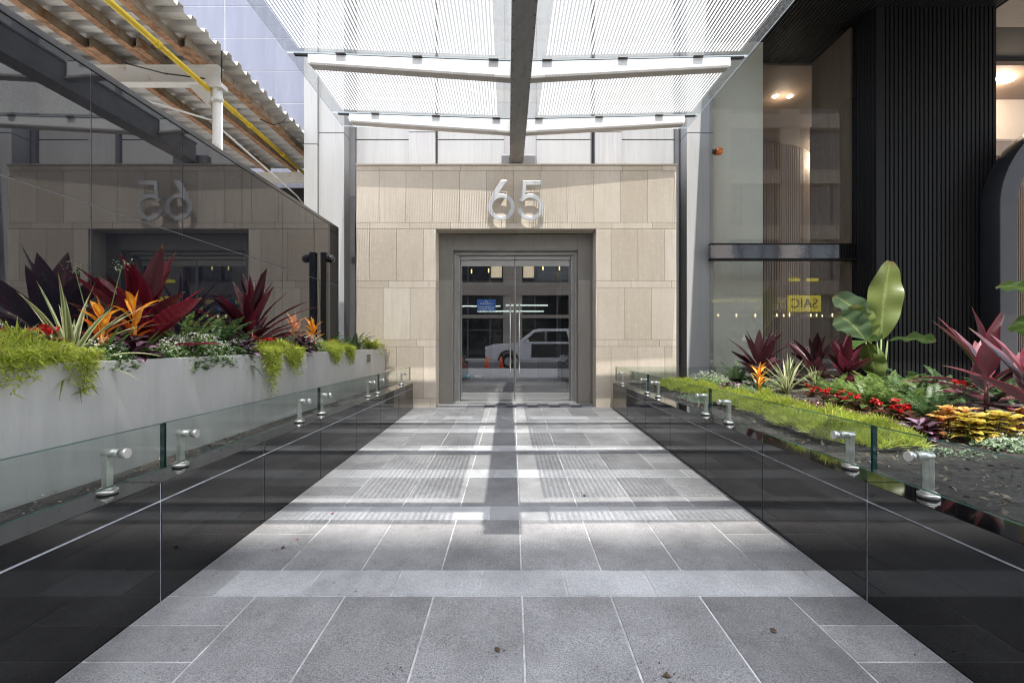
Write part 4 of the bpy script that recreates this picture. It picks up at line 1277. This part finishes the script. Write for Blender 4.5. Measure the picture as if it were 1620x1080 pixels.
L_colo = leafmat("orange coleus leaf", (0.48, 0.16, 0.06), (0.62, 0.32, 0.08), mid=(0.30, 0.06, 0.04), edge=(0.62, 0.52, 0.14), ew=0.7, mw=0.14, tr=0.4, rough=0.5, wear=0.7)
L_ban = leafmat("big paddle leaf", (0.15, 0.20, 0.05), (0.23, 0.28, 0.085), mid=(0.33, 0.38, 0.15), mw=0.06, tr=0.5, rough=0.32, wear=0.7)
L_bans = leafmat("silvery paddle leaf", (0.14, 0.22, 0.12), (0.22, 0.30, 0.17), mid=(0.42, 0.52, 0.22), mw=0.06, tr=0.35, rough=0.25, wear=0.7)
L_band = leafmat("dark paddle leaf", (0.035, 0.07, 0.02), (0.07, 0.12, 0.03), mid=(0.16, 0.24, 0.08), mw=0.05, tr=0.3, rough=0.3, wear=0.7)
M_stem = pm("green stem", (0.12, 0.18, 0.05), 0.6, var=0.25, scale=20)
M_stemr = pm("reddish stem", (0.16, 0.07, 0.05), 0.6, var=0.3, scale=20)
SOIL_L = 0.96

def root_at(name, label, cat, x, y, z, group=None):
    return thing(name, label, cat, (x, y, z), group)

def rosette(mb, x, y, z, n, L, Wd, e_lo, e_hi, droop, shape='lance', fold=0.2, h=0.0, wave=0.0, az0=None, spread=6.283, jit=0.3):
    """leaves spiralling up a short stem: low outer ones first, upright inner ones last"""
    for k in range(n):
        f = k / max(1, n - 1)
        az = (U(0, 6.28) if az0 is None else az0) + (k * 2.399 if spread > 6 else U(-spread / 2, spread / 2))
        el = e_lo + (e_hi - e_lo) * f + U(-jit, jit) * 0.5
        l = L * U(0.75, 1.08) * (0.85 + 0.3 * (1 - abs(f - 0.45)))
        mb.leaf((x + U(-.01, .01), y + U(-.01, .01), z + h * f), az, el, el - droop * U(0.5, 1.2) * (1.15 - f), l, Wd * U(0.8, 1.15), 9, shape, fold, U(-0.35, 0.35), 0, wave)

def cordyline(x, y, z, label, mat, n=18, L=0.5, Wd=0.10, h=0.22, lo=0.25, hi=1.45, droop=0.7):
    t = root_at("cordyline", label, "plant", x, y, z)
    b = MB(); b.tube([(x, y, z - 0.04), (x + 0.005, y, z + h * 0.5), (x, y, z + h)], [0.016, 0.014, 0.008], 8); b.build("stem", M_stemr, t)
    b = MB(); rosette(b, x, y, z + 0.03, n, L, Wd, lo, hi, droop, 'lance', 0.28, h, 0.06); b.build("foliage", mat, t)
    return t

def strap_plant(x, y, z, label, n=26, L=0.4, Wd=0.028, mat=None, droop=1.3, lo=0.4, hi=1.45, name="spider_plant"):
    t = root_at(name, label, "plant", x, y, z)
    b = MB(); rosette(b, x, y, z, n, L, Wd, lo, hi, droop, 'strap', 0.35, 0.03, 0.0); b.build("foliage", mat or L_vari, t)
    return t

def bromeliad(x, y, z, label, top, mat, mat2, base_n=12, L=0.22):
    t = root_at("bromeliad", label, "plant", x, y, z)
    b = MB(); rosette(b, x, y, z, base_n, L, 0.035, 0.35, 1.2, 0.9, 'strap', 0.35, 0.03); b.build("foliage", L_brom, t)
    f = MB(); H_ = top - z
    f.tube([(x, y, z), (x, y, z + H_ * 0.55)], [0.010, 0.013], 8)
    for k in range(11):
        q = k / 10; az = k * 2.399
        f.leaf((x + 0.008 * math.cos(az), y + 0.008 * math.sin(az), z + H_ * (0.28 + 0.40 * q)), az, 1.25 - 0.15 * (1 - q), 1.0 - 0.75 * U(0.4, 1.2), H_ * (0.30 + 0.12 * U(0, 1)), 0.034, 7, 'lance', 0.45, 0, 1 if q < 0.45 else 0)
    f.leaf((x, y, z + H_ * 0.6), U(0, 6), 1.5, 1.4, H_ * 0.4, 0.03, 6, 'lance', 0.5)
    f.build("flower", [mat, mat2], t)
    return t

def frond(mb, x, y, z, az, e0, e1, L, pw, n=22, m=0):
    p = Vector((x, y, z)); prev = p.copy()
    for k in range(1, n + 1):
        q = k / n
        el = e0 + (e1 - e0) * q ** 1.1
        d = Vector((math.cos(el) * math.cos(az), math.cos(el) * math.sin(az), math.sin(el)))
        p = p + d * (L / n)
        sd = Vector((-math.sin(az), math.cos(az), 0)); nr = sd.cross(d) * -1
        l = pw * (math.sin(PI * min(1, 0.12 + q * 0.86)) ** 0.8)
        for s_ in (-1, 1):
            dd = (sd * s_ + d * 0.35 + nr * U(-0.25, 0.15)).normalized()
            mb.petal(p, dd, nr, l * U(0.8, 1.1), L / n * 1.15, m)
        a = sd * 0.0016
        mb.poly([prev - a, prev + a, p + a, p - a], m, ((0.5, 0), (0.5, 0), (0.5, 1), (0.5, 1)), 0.2)
        prev = p.copy()

def fern(x, y, z, label, mat, n=22, L=0.35, pw=0.045, lo=0.3, hi=1.35, droop=1.2, name="fern"):
    t = root_at(name, label, "plant", x, y, z)
    b = MB()
    for k in range(n):
        az = k * 2.399 + U(-.3, .3); f = k / n
        e0 = lo + (hi - lo) * f
        frond(b, x + U(-.02, .02), y + U(-.02, .02), z, az, e0, e0 - droop * U(0.6, 1.2), L * U(0.7, 1.1), pw * U(0.8, 1.1))
    b.build("foliage", mat, t)
    return t

def feathery(x0, x1, y0, y1, z, label, n, hump=0.14, hang=None, mat=None, ln=0.07, name="lime_creeper"):
    """mound of fine thread-like leaves, with strands hanging over the rim when hang = (x, [(ya, yb, depth)])"""
    xc, yc = (x0 + x1) / 2, (y0 + y1) / 2
    t = root_at(name, label, "plant", xc, yc, z)
    b = MB()
    cl = [(U(x0, x1), U(y0, y1), U(0.4, 1.1)) for _ in range(26)]
    def tuft(px_, py_, pz_, out, k=5, l=ln):
        for _ in range(k):
            d = Vector((U(-1, 1) + out[0], U(-1, 1) + out[1], U(-0.2, 1.1) + out[2])).normalized()
            b.petal((px_, py_, pz_), d, (U(-1, 1), U(-1, 1), 1), l * U(0.5, 1.2), U(0.004, 0.0075), 0)
    for _ in range(n):
        u, v = U(-1, 1), U(-1, 1)
        if u * u + v * v > 1.15: continue
        x = xc + u * (x1 - x0) / 2; y = yc + v * (y1 - y0) / 2
        lump = max((h_ * math.exp(-((x - a) ** 2 + (y - c) ** 2) / 0.004) for a, c, h_ in cl))
        e = max(0.0, 1 - 0.75 * (u * u + v * v) ** 1.5)
        zz = z + hump * (0.35 + 0.65 * lump) * e * U(0.55, 1.0)
        tuft(x, y, zz, (0, 0, 0.25))
    if hang:
        xr, spans = hang
        for ya, yb, dep in spans:
            for _ in range(int(60 * (yb - ya) / 0.1 * 0.3) + 6):
                y = U(ya, yb); w = 1 - abs((y - (ya + yb) / 2) / ((yb - ya) / 2 + 1e-6)) ** 1.6
                D = dep * max(0.15, w) * U(0.35, 1.05)
                x = xr + U(0.0, 0.03); zq = z + 0.08; st = 0.012
                xx, yy = x, y
                while zq > z + 0.06 - D:
                    xx += U(-0.004, 0.006); yy += U(-0.006, 0.006); zq -= st
                    xx = max(xx, xr + 0.004)
                    tuft(xx, yy, zq, (0.35, 0, -0.7), 2, ln * 0.7)
    b.build("foliage", mat or L_lime, t)
    return t

def groundcover(x0, x1, y0, y1, z, label, n, hump=0.08, lsize=0.022, mat=None, flowers=0, over=0.0, name="white_flowered_creeper"):
    xc, yc = (x0 + x1) / 2, (y0 + y1) / 2
    t = root_at(name, label, "plant", xc, yc, z)
    b = MB(); fl = MB()
    for _ in range(n):
        u, v = U(-1, 1), U(-1, 1)
        if u * u + v * v > 1.2: continue
        x = xc + u * (x1 - x0) / 2; y = yc + v * (y1 - y0) / 2
        h_ = hump * (1 - 0.6 * (u * u + v * v)) * U(0.3, 1.0) * (0.7 + 0.3 * math.sin(x * 60) * math.sin(y * 47))
        zz = z + h_
        if over and u > 0.5: zz -= over * (u - 0.5) * U(0.6, 2.0)
        for q in range(4):
            d = Vector((U(-1, 1), U(-1, 1), U(-0.1, 0.6))).normalized()
            b.petal((x, y, zz), d, (U(-.6, .6), U(-.6, .6), 1), lsize * U(0.6, 1.2), lsize * U(0.4, 0.6), 0)
    for _ in range(flowers):
        u, v = U(-1, 1), U(-1, 1)
        if u * u + v * v > 1: continue
        x = xc + u * (x1 - x0) / 2 * 1.02; y = yc + v * (y1 - y0) / 2; zz = z + hump * (1 - 0.6 * (u * u + v * v)) * U(0.7, 1.15)
        if over and u > 0.5: zz -= over * (u - 0.5) * U(0.4, 1.9)
        for q in range(3):
            d = Vector((U(-1, 1), U(-1, 1), U(0.1, 0.9))).normalized()
            fl.petal((x, y, zz), d, (U(-1, 1), U(-1, 1), 1), U(0.007, 0.013), 0.007, 0)
    b.build("foliage", mat or L_small, t)
    if flowers: struct(fl.build("flowers", L_wfl, t), "stuff")
    return t

def begonia(x, y, z, label, n=14, r=0.07, flowers=3, leafm=None, h=0.08):
    t = root_at("red_begonia", label, "plant", x, y, z)
    b = MB()
    for k in range(n):
        az = k * 2.4; q = k / n
        b.leaf((x + U(-.03, .03), y + U(-.03, .03), z + h * q * 0.7), az, U(0.3, 0.9), U(-0.4, 0.2), r * U(0.8, 1.2), r * 0.75, 6, 'round', 0.2, U(-.3, .3))
    for k in range(flowers):
        fx, fy, fz_ = x + U(-r, r) * 0.7, y + U(-r, r) * 0.7, z + h * U(0.8, 1.35)
        f = MB(); f.ball((fx, fy, fz_), 0.011, 0, 6, 4)
        for q in range(14):
            d = Vector((U(-1, 1), U(-1, 1), U(-0.3, 1))).normalized()
            f.petal((fx + U(-.012, .012), fy + U(-.012, .012), fz_ + U(-.006, .008)), d, (U(-1, 1), U(-1, 1), 1), U(0.018, 0.03), 0.02)
        f.build("flower_head", L_red, t)
    b.build("foliage", leafm or L_bron, t)
    return t

def rex(x, y, z, label, n=14, r=0.11):
    t = root_at("rex_begonia", label, "plant", x, y, z)
    b = MB()
    for k in range(n):
        az = k * 2.4 + U(-.3, .3); q = k / n
        b.leaf((x + U(-.02, .02), y + U(-.02, .02), z + 0.05 * q), az, 0.9 * q + 0.35, -0.5 + 0.7 * q, r * U(0.8, 1.15), r * 0.68, 7, 'round', 0.25, U(-.4, .4), 0, 0.12)
    b.build("foliage", L_rex, t)
    return t

def coleus(x, y, z, label, mat, n=7, h=0.13, r=0.09):
    t = root_at("coleus", label, "plant", x, y, z)
    b = MB(); st = MB()
    for k in range(n):
        sx_, sy_ = x + U(-.06, .06), y + U(-.06, .06); hh = h * U(0.6, 1.1)
        st.tube([(x + (sx_ - x) * .4, y + (sy_ - y) * .4, z - 0.02), (sx_, sy_, z + hh)], 0.0035, 6)
        for lev in range(4):
            q = lev / 3
            for s_ in range(2 if lev < 3 else 4):
                az = lev * 1.57 + s_ * (PI if lev < 3 else PI / 2) + k
                b.leaf((sx_, sy_, z + hh * (0.35 + 0.65 * q)), az, 0.35 + 0.5 * q, -0.5 + 0.5 * q, r * (1.1 - 0.35 * q) * U(0.8, 1.1), r * 0.42, 6, 'lance', 0.25, U(-.3, .3), 0, 0.08)
    st.build("stems", M_stem, t); b.build("foliage", mat, t)
    return t

def paddle(t, base, tip_dir_az, lean, pet, L, Wd, mat, e1=None, roll=0.0, azl=None, fold=0.25):
    """one long stalk with a broad blade"""
    x, y, z = base
    dx, dy = math.cos(tip_dir_az) * lean, math.sin(tip_dir_az) * lean
    p1 = (x + dx * 0.4, y + dy * 0.4, z + pet * 0.55); p2 = (x + dx, y + dy, z + pet)
    b = MB(); b.tube([base, p1, p2], [0.020, 0.014, 0.009], 8); st = b.build("stalk", M_stem, t)
    b = MB(); b.leaf(p2, azl if azl is not None else tip_dir_az, e1[0] if e1 else 1.2, e1[1] if e1 else 0.9, L, Wd, 22, 'paddle', fold, roll, 0, 0.16)
    b.build("blade", mat, t)

# ---------- planter (left)
Z = SOIL_L
def LP(pxx, X): return (X, 720 * abs(X) / (811 - pxx))
feathery(-2.2, -1.88, 1.15, 2.08, Z + 0.05, "large lime green feathery creeper spilling over the planter rim at the picture edge", 3600, 0.17, (-1.868, [(1.2, 1.86, 0.17), (1.86, 2.03, 0.18)]))
feathery(-2.06, -1.89, 3.36, 4.1, Z + 0.04, "lime green feathery creeper with two hanging tails in the middle of the planter", 1500, 0.10, (-1.868, [(3.36, 3.62, 0.36), (3.68, 4.02, 0.24)]))
feathery(-2.06, -1.89, 4.35, 5.5, Z + 0.04, "pale lime feathery creeper on the planter rim beside the yellow green fern", 1700, 0.11, (-1.868, [(4.6, 4.95, 0.18), (5.05, 5.3, 0.20)]))
for (a, c, xx) in ((130, 530, -2.06),):
    x, y = LP(112, -2.08); strap_plant(x, y, Z, "large spider plant with cream edged strap leaves behind the lime creeper", 52, 0.43, 0.030, None, 1.4, 0.3, 1.42)
x, y = LP(452, -2.06); strap_plant(x, y, Z, "small spider plant with cream edged leaves next to the peach bromeliad", 34, 0.27, 0.022, None, 1.0)
x, y = LP(160, -2.0); bromeliad(x, y, Z + 0.02, "orange bromeliad beside the large spider plant", 1.335, L_orng, L_orr)
x, y = LP(212, -2.05); bromeliad(x, y, Z + 0.02, "tallest orange bromeliad in front of the big red cordyline", 1.395, L_orng, L_orr)
x, y = LP(466, -2.02); bromeliad(x, y, Z + 0.02, "peach pink bromeliad in the small spider plant", 1.40, L_peach, L_peach)
x, y = LP(494, -2.08); bromeliad(x, y, Z + 0.02, "small orange bromeliad near the camera post", 1.385, L_orng, L_orng)
cordyline(*LP(226, -2.24), Z, "big cordyline with broad crimson and burgundy leaves against the black glass", L_cord2, 30, 0.50, 0.12, 0.20, 0.35, 1.4, 0.55)
cordyline(*LP(398, -2.22), Z, "upright cordyline with narrow burgundy leaves farther along the planter", L_cord, 34, 0.54, 0.07, 0.26, 0.15, 1.45, 0.8)
rex(*LP(205, -1.97), Z + 0.06, "purple and silver rex begonia under the orange bromeliads", 18, 0.14)
rex(*LP(384, -1.95), Z + 0.06, "purple rex begonia below the narrow leaved cordyline", 15, 0.13)
rex(*LP(480, -1.95), Z + 0.06, "purple rex begonia below the peach bromeliad", 16, 0.15)
groundcover(-2.05, -1.865, 2.02, 2.33, Z + 0.04, "white flowered creeper between the lime creeper and the rex begonia", 900, 0.11, 0.024, None, 130, 0.05)
groundcover(-2.1, -1.86, 2.48, 3.2, Z + 0.04, "wide white flowered creeper on the planter rim below the big cordyline", 2600, 0.15, 0.025, None, 650, 0.09)
groundcover(-2.05, -1.88, 4.2, 4.75, Z + 0.04, "white flowered creeper behind the pale lime creeper", 1000, 0.17, 0.025, None, 300, 0.03)
groundcover(-2.3, -2.05, 1.6, 2.0, Z + 0.04, "airy white flowered creeper behind the lime creeper at the picture edge", 500, 0.24, 0.024, None, 200)
fern(*LP(318, -2.14), Z, "dark green fern to the right of the big red cordyline", L_fern, 30, 0.33, 0.05)
fern(*LP(352, -2.05), Z, "dark green fern in front of the narrow leaved cordyline", L_fern, 26, 0.28, 0.045)
fern(*LP(518, -2.12), Z, "dark green fern at the foot of the camera post", L_fern, 34, 0.40, 0.05)
fern(*LP(540, -2.2), Z, "dark green fern between the camera post and the column", L_fern, 26, 0.36, 0.05)
fern(*LP(588, -2.02), Z + 0.01, "bright yellow green fern at the far end of the planter", L_limed, 40, 0.30, 0.05, 0.2, 1.45, 0.9)
begonia(*LP(25, -2.13), Z + 0.10, "red begonia behind the lime creeper, cut off least by the spider plant", 12, 0.07, 4)
begonia(*LP(78, -2.03), Z + 0.10, "red begonia just in front of the large spider plant", 12, 0.07, 4)
begonia(*LP(417, -2.0), Z + 0.08, "red begonia in front of the narrow leaved cordyline", 12, 0.08, 5)
begonia(*LP(489, -1.98), Z + 0.08, "red begonia under the small orange bromeliad", 10, 0.07, 3)
begonia(*LP(527, -1.99), Z + 0.09, "red begonia near the foot of the camera post", 10, 0.07, 3)
coleus(*LP(441, -1.97), Z + 0.02, "small yellow and red coleus in the planter", L_colo, 5, 0.09, 0.08)
fern(*LP(285, -2.2), Z + 0.05, "tall arching fern pressed against the glass right of the big red cordyline", L_fernl, 30, 0.40, 0.05, 0.4, 1.4, 1.0)
fern(*LP(340, -2.16), Z + 0.05, "feathery mid green fern left of the narrow leaved cordyline", L_fern, 36, 0.40, 0.055, 0.3, 1.35, 1.0)
fern(*LP(432, -2.25), Z + 0.04, "mid green fern between the narrow leaved cordyline and the small spider plant", L_fern, 30, 0.34, 0.05, 0.4, 1.35, 1.0)
fern(*LP(562, -2.15), Z + 0.03, "dark fern just left of the yellow green fern", L_fern, 34, 0.38, 0.05, 0.3, 1.35, 1.0)
groundcover(-2.06, -1.87, 3.12, 3.42, Z + 0.04, "short white flowered creeper left of the two tailed lime creeper", 700, 0.12, 0.025, None, 170, 0.05)
groundcover(-2.3, -2.05, 4.6, 5.6, Z + 0.02, "low dark green filler plants behind the pale lime creeper", 900, 0.14, 0.035, L_fern, 0)
# wispy flower stalks above the big spider plant
for k, (bx, tx, ty, lab) in enumerate(((150, 118, 424, "wispy pale flower spray on a thin stalk left of the big cordyline"), (160, 193, 420, "wispy pale flower stalk crossing in front of the big cordyline"))):
    x, y = LP(bx, -2.12)
    t = root_at("flower_stalk", lab, "plant", x, y, Z)
    X_, Y_ = px(tx, y), y; Zt = pz(ty, y)
    b = MB(); b.tube([(x, y, Z), (x + (X_ - x) * .4, y, Z + (Zt - Z) * .55), (X_, y, Zt)], [0.003, 0.0025, 0.0015], 6); b.build("stalk", M_stem, t)
    f = MB()
    for q in range(46):
        f.petal((X_ + U(-.055, .05), y + U(-.03, .03), Zt + U(-0.03, 0.03)), (U(-1, 1), U(-1, 1), U(-.5, 1)), (U(-1, 1), U(-1, 1), 1), 0.013, 0.006)
    struct(f.build("flowers", L_sage, t), "stuff")

# ---------- flower bed (right)
def RP(pxx, Y): return ((pxx - 811) * Y / 720, Y)
ZB = 0.53
feathery(1.9, 2.45, 5.0, 6.35, ZB, "small lime green feathery carpet at the far end of the flower bed", 2600, 0.13)
feathery(1.92, 2.42, 3.3, 4.75, ZB, "lime green feathery carpet in the middle of the flower bed", 3600, 0.17)
feathery(1.82, 2.34, 2.42, 3.45, ZB, "nearest lime green feathery carpet along the flower bed rail", 3600, 0.17)
groundcover(2.25, 2.75, 5.4, 6.2, ZB, "airy white flowered plant at the far end of the flower bed", 1400, 0.20, 0.025, L_small, 420)
groundcover(2.3, 2.62, 4.7, 5.15, ZB, "round pale green mound below the orange bromeliad", 1200, 0.15, 0.022, L_small, 60)
groundcover(1.75, 2.1, 4.3, 5.0, ZB - 0.01, "low grey green creeper beside the flower bed rail", 700, 0.05, 0.022, L_sage, 0)
groundcover(2.55, 3.0, 2.25, 2.62, ZB, "pale grey green creeper at the picture edge of the flower bed", 900, 0.08, 0.026, L_sage, 120)
rex(*RP(1156, 5.2), ZB, "dark rex begonia beside the small lime carpet", 16, 0.15)
rex(*RP(1462, 2.72), ZB, "dark purple rex begonia beside the yellow coleus", 17, 0.13)
x, y = RP(1201, 4.9); bromeliad(x, y, ZB, "orange bromeliad flower at the far end of the flower bed", 0.91, L_orng, L_orng, 16, 0.30)
x, y = RP(1246, 5.1); strap_plant(x, y, ZB, "spider plant with cream edged leaves right of the orange bromeliad", 46, 0.46, 0.034, None, 1.1)
x, y = RP(1292, 5.4); strap_plant(x, y, ZB, "second cream edged spider plant under the dark cordylines", 26, 0.36, 0.028, None, 1.2)
cordyline(*RP(1200, 5.9), ZB, "dark cordyline in front of the grey green window panel", L_cordd, 28, 0.52, 0.115, 0.30, 0.2, 1.4, 0.7)
cordyline(*RP(1290, 5.7), ZB, "dark cordyline in front of the brown window left of the paddle plant", L_cordd, 30, 0.46, 0.10, 0.28, 0.25, 1.4, 0.6)
cordyline(*RP(1338, 5.2), ZB, "maroon cordyline at the foot of the tall paddle plant", L_cord, 28, 0.42, 0.09, 0.24, 0.25, 1.4, 0.6)
cordyline(*RP(1560, 3.4), ZB, "large pink and maroon cordyline in front of the black ribbed pier", L_cordp, 26, 0.50, 0.115, 0.34, -0.1, 1.42, 0.75)
cordyline(*RP(1632, 3.0), ZB, "pink cordyline cut off by the picture edge", L_cordp, 16, 0.48, 0.12, 0.3, 0.1, 1.4, 0.6)
fern(*RP(1165, 6.1), ZB, "dark fern at the foot of the white column", L_fern, 26, 0.45, 0.06, 0.4, 1.4, 1.0)
fern(*RP(1405, 4.3), ZB, "large fresh green fern in the middle of the flower bed", L_fernl, 40, 0.46, 0.065, 0.3, 1.35, 1.0)
fern(*RP(1350, 4.6), ZB, "fresh green fern left of the large fern", L_fernl, 32, 0.40, 0.06, 0.3, 1.3, 1.1)
fern(*RP(1455, 3.9), ZB, "dark green fern between the large fern and the pink cordyline", L_fern, 34, 0.42, 0.06, 0.3, 1.3, 1.0)
fern(*RP(1500, 4.6), ZB, "dark green fern at the foot of the black ribbed pier", L_fern, 34, 0.48, 0.06, 0.3, 1.3, 1.0)
fern(*RP(1440, 5.2), ZB, "dark fern behind the large fern near the ribbed pier", L_fern, 30, 0.46, 0.06, 0.3, 1.3, 1.0)
begs = ((1283, 4.75, "farthest red begonia, below the second spider plant"), (1306, 4.4, "red begonia second from the spider plant"), (1330, 4.1, "red begonia in front of the left green fern"),
        (1354, 3.85, "red begonia below the left green fern"), (1384, 3.55, "red begonia in front of the large fern"), (1414, 3.4, "red begonia with most flowers below the large fern"), (1437, 3.25, "red begonia closest to the dark rex begonia"))
for q, (p_, y_, lab) in enumerate(begs):
    x, y = RP(p_, y_); begonia(x, y, ZB, lab, 14, 0.075, 6 if "most" in lab else 4, None, 0.10)
x, y = RP(1517, 3.2); begonia(x, y, ZB + 0.24, "single red flower head among the pink cordyline leaves", 4, 0.05, 2, None, 0.06)
coleus(*RP(1498, 2.75), ZB, "orange pink coleus right of the dark rex begonia", L_colo, 8, 0.15, 0.10)
coleus(*RP(1530, 2.62), ZB, "yellow coleus in the middle of the coleus clump", L_coly, 8, 0.13, 0.10)
coleus(*RP(1568, 2.6), ZB, "yellow coleus nearest the pink cordyline", L_coly, 9, 0.15, 0.11)
coleus(*RP(1632, 2.75), ZB, "orange coleus cut off by the picture edge", L_colo, 8, 0.14, 0.10)
fern(*RP(1318, 5.0), ZB, "low fresh fern between the spider plants and the left green fern", L_fernl, 30, 0.34, 0.055, 0.3, 1.3, 1.0)
fern(*RP(1375, 3.95), ZB, "arching fresh fern just behind the row of red begonias", L_fernl, 34, 0.40, 0.06, 0.3, 1.35, 1.0)
fern(*RP(1430, 3.75), ZB, "bushy fern behind the red begonia with most flowers", L_fernl, 34, 0.40, 0.06, 0.3, 1.35, 1.0)
fern(*RP(1475, 3.35), ZB, "dark fern behind the dark rex begonia", L_fern, 30, 0.36, 0.055, 0.3, 1.3, 1.0)
fern(*RP(1590, 4.4), ZB, "dark fern behind the pink cordyline", L_fern, 34, 0.46, 0.06, 0.3, 1.3, 1.0)
groundcover(2.45, 2.75, 3.1, 4.6, ZB, "low bronze green creeper between the red begonias and the lime carpet", 1100, 0.07, 0.03, L_bron, 0)
groundcover(2.15, 2.45, 2.2, 2.5, ZB - 0.01, "small grey green seedlings on the bare soil near the rail", 130, 0.03, 0.02, L_sage, 0)
# tall paddle plant
x, y = RP(1392, 5.6)
t = root_at("paddle_plant", "tall paddle leaved plant with one upright lime leaf before the black ribbed pier", "plant", x, y, ZB)
B_ = (x, y, ZB)
paddle(t, B_, 0.2, 0.02, 0.62, 0.98, 0.36, L_ban, (1.52, 1.32), 1.35, 0.25, 0.15)
paddle(t, (x - .03, y, ZB), PI, 0.16, 0.62, 0.52, 0.34, L_bans, (0.85, 0.35), 0.9, PI + 0.25, 0.2)
paddle(t, (x - .02, y - .02, ZB), PI - .3, 0.10, 0.58, 0.50, 0.30, L_ban, (1.35, 0.9), 1.1, PI - 0.2, 0.2)
paddle(t, (x - .02, y + .03, ZB), PI - .3, 0.10, 0.80, 0.52, 0.32, L_bans, (1.1, 0.5), 0.9, PI - 0.3, 0.2)
paddle(t, (x, y - .03, ZB), PI + .5, 0.14, 0.60, 0.52, 0.30, L_band, (0.1, -0.5), 0.5, PI + 0.5, 0.2)
paddle(t, (x + .02, y - .02, ZB), -0.4, 0.05, 0.60, 0.46, 0.30, L_band, (0.2, -0.3), -0.4, -0.35, 0.2)
paddle(t, (x - .05, y - .05, ZB), PI - .2, 0.03, 0.10, 0.48, 0.26, L_ban, (1.45, 1.2), 1.2, PI, 0.15)
x, y = RP(1655, 4.4)
t = root_at("paddle_plant", "paddle leaved plant mostly outside the picture, leaf tips at its right edge", "plant", x, y, ZB)
paddle(t, (x, y, ZB), PI, 0.05, 1.05, 0.42, 0.22, L_band, (0.35, 0.0), 0.4, PI, 0.2)
paddle(t, (x, y, ZB), PI + .3, 0.05, 0.62, 0.40, 0.26, L_band, (0.7, 0.1), 0.8, PI + .2, 0.2)

# ================================================================== small things on the paving
M_leafy = pm("fallen yellow leaf", (0.55, 0.42, 0.05), 0.7)
M_leafb = pm("fallen brown leaf", (0.10, 0.06, 0.035), 0.9)
M_petal = pm("fallen red petal", (0.45, 0.03, 0.03), 0.7)
fall = [(1224, 1000, "b", "dry brown leaf scrap on the paving near the right wall"), (787, 1030, "b", "small brown leaf scrap on the nearest pavers"), (1055, 1072, "b", "brown leaf clump at the bottom edge of the picture"),
        (448, 868, "b", "brown leaf crumbs on the small pavers beside the left wall"), (1063, 718, "r", "red petal on the paving beside the right wall"), (1101, 749, "r", "red petal lying where the paving meets the right wall"),
        (916, 664, "r", "red petal on the paving in front of the doors"), (524, 814, "r", "red petal on the light paver band near the left wall"), (690, 652, "y", "yellow leaf on the paving near the portal"),
        (470, 853, "r", "tiny red petal beside the brown crumbs on the left pavers"), (925, 785, "b", "small dark speck of leaf in the middle of the paving")]
for xx, yy, k, lab in fall:
    Y = 792 / (yy - 526); X = (xx - 811) * Y / 720
    b = MB(); sz_ = {"b": 0.016, "r": 0.012, "y": 0.018}[k]
    c0 = Vector((X, Y, fz(Y) + 0.005))
    if k == "b":
        pts = []
        n = 9
        for q in range(n):
            a = 6.283 * q / n
            pts.append(c0 + Vector((math.cos(a) * sz_ * U(.4, 1), math.sin(a) * sz_ * U(.4, 1), U(0.0, 0.008))))
        i = b.add([c0 + Vector((0, 0, 0.012))] + pts)
        for q in range(n): b.face((i, i + 1 + q, i + 1 + (q + 1) % n), 0, None, 0)
    else:
        b.leaf(c0, U(0, 6), 0.3, -0.1, sz_ * 1.6, sz_, 5, 'round', 0.3)
    o = b.build("fallen_leaf" if k != "r" else "fallen_petal", {"b": M_leafb, "r": M_petal, "y": M_leafy}[k], None, loc=tuple(c0))
    tag(o, lab, "leaf" if k != "r" else "petal")
# crumbs of soil and leaf around the larger scraps
b = MB()
for cx_, cy_, n_, sp in ((448, 868, 26, 0.05), (1224, 1000, 16, 0.035), (787, 1030, 10, 0.03), (1055, 1072, 30, 0.05), (350, 905, 8, 0.08), (625, 1062, 10, 0.03), (1450, 1010, 10, 0.08), (1115, 765, 14, 0.1), (560, 940, 5, 0.03)):
    Y = 792 / (cy_ - 526); X = (cx_ - 811) * Y / 720
    for _ in range(n_):
        x_, y_ = X + R.gauss(0, sp), Y + R.gauss(0, sp * 0.6)
        b.petal((x_, y_, fz(y_) + 0.005), (U(-1, 1), U(-1, 1), U(0, .4)), (0.2, 0, 1), U(0.004, 0.013), U(0.003, 0.007))
struct(b.build("soil_crumbs", M_leafb), "stuff")
# grit on the paving
b = MB()
for _ in range(420):
    Y = 1.3 + 5.2 * U(0, 1) ** 1.6; X = U(-1.42, 1.42)
    b.petal((X, Y, fz(Y) + 0.005), (U(-1, 1), U(-1, 1), 0.1), (0, 0, 1), U(0.003, 0.008), U(0.002, 0.005))
struct(b.build("grit", M_chip), "stuff")
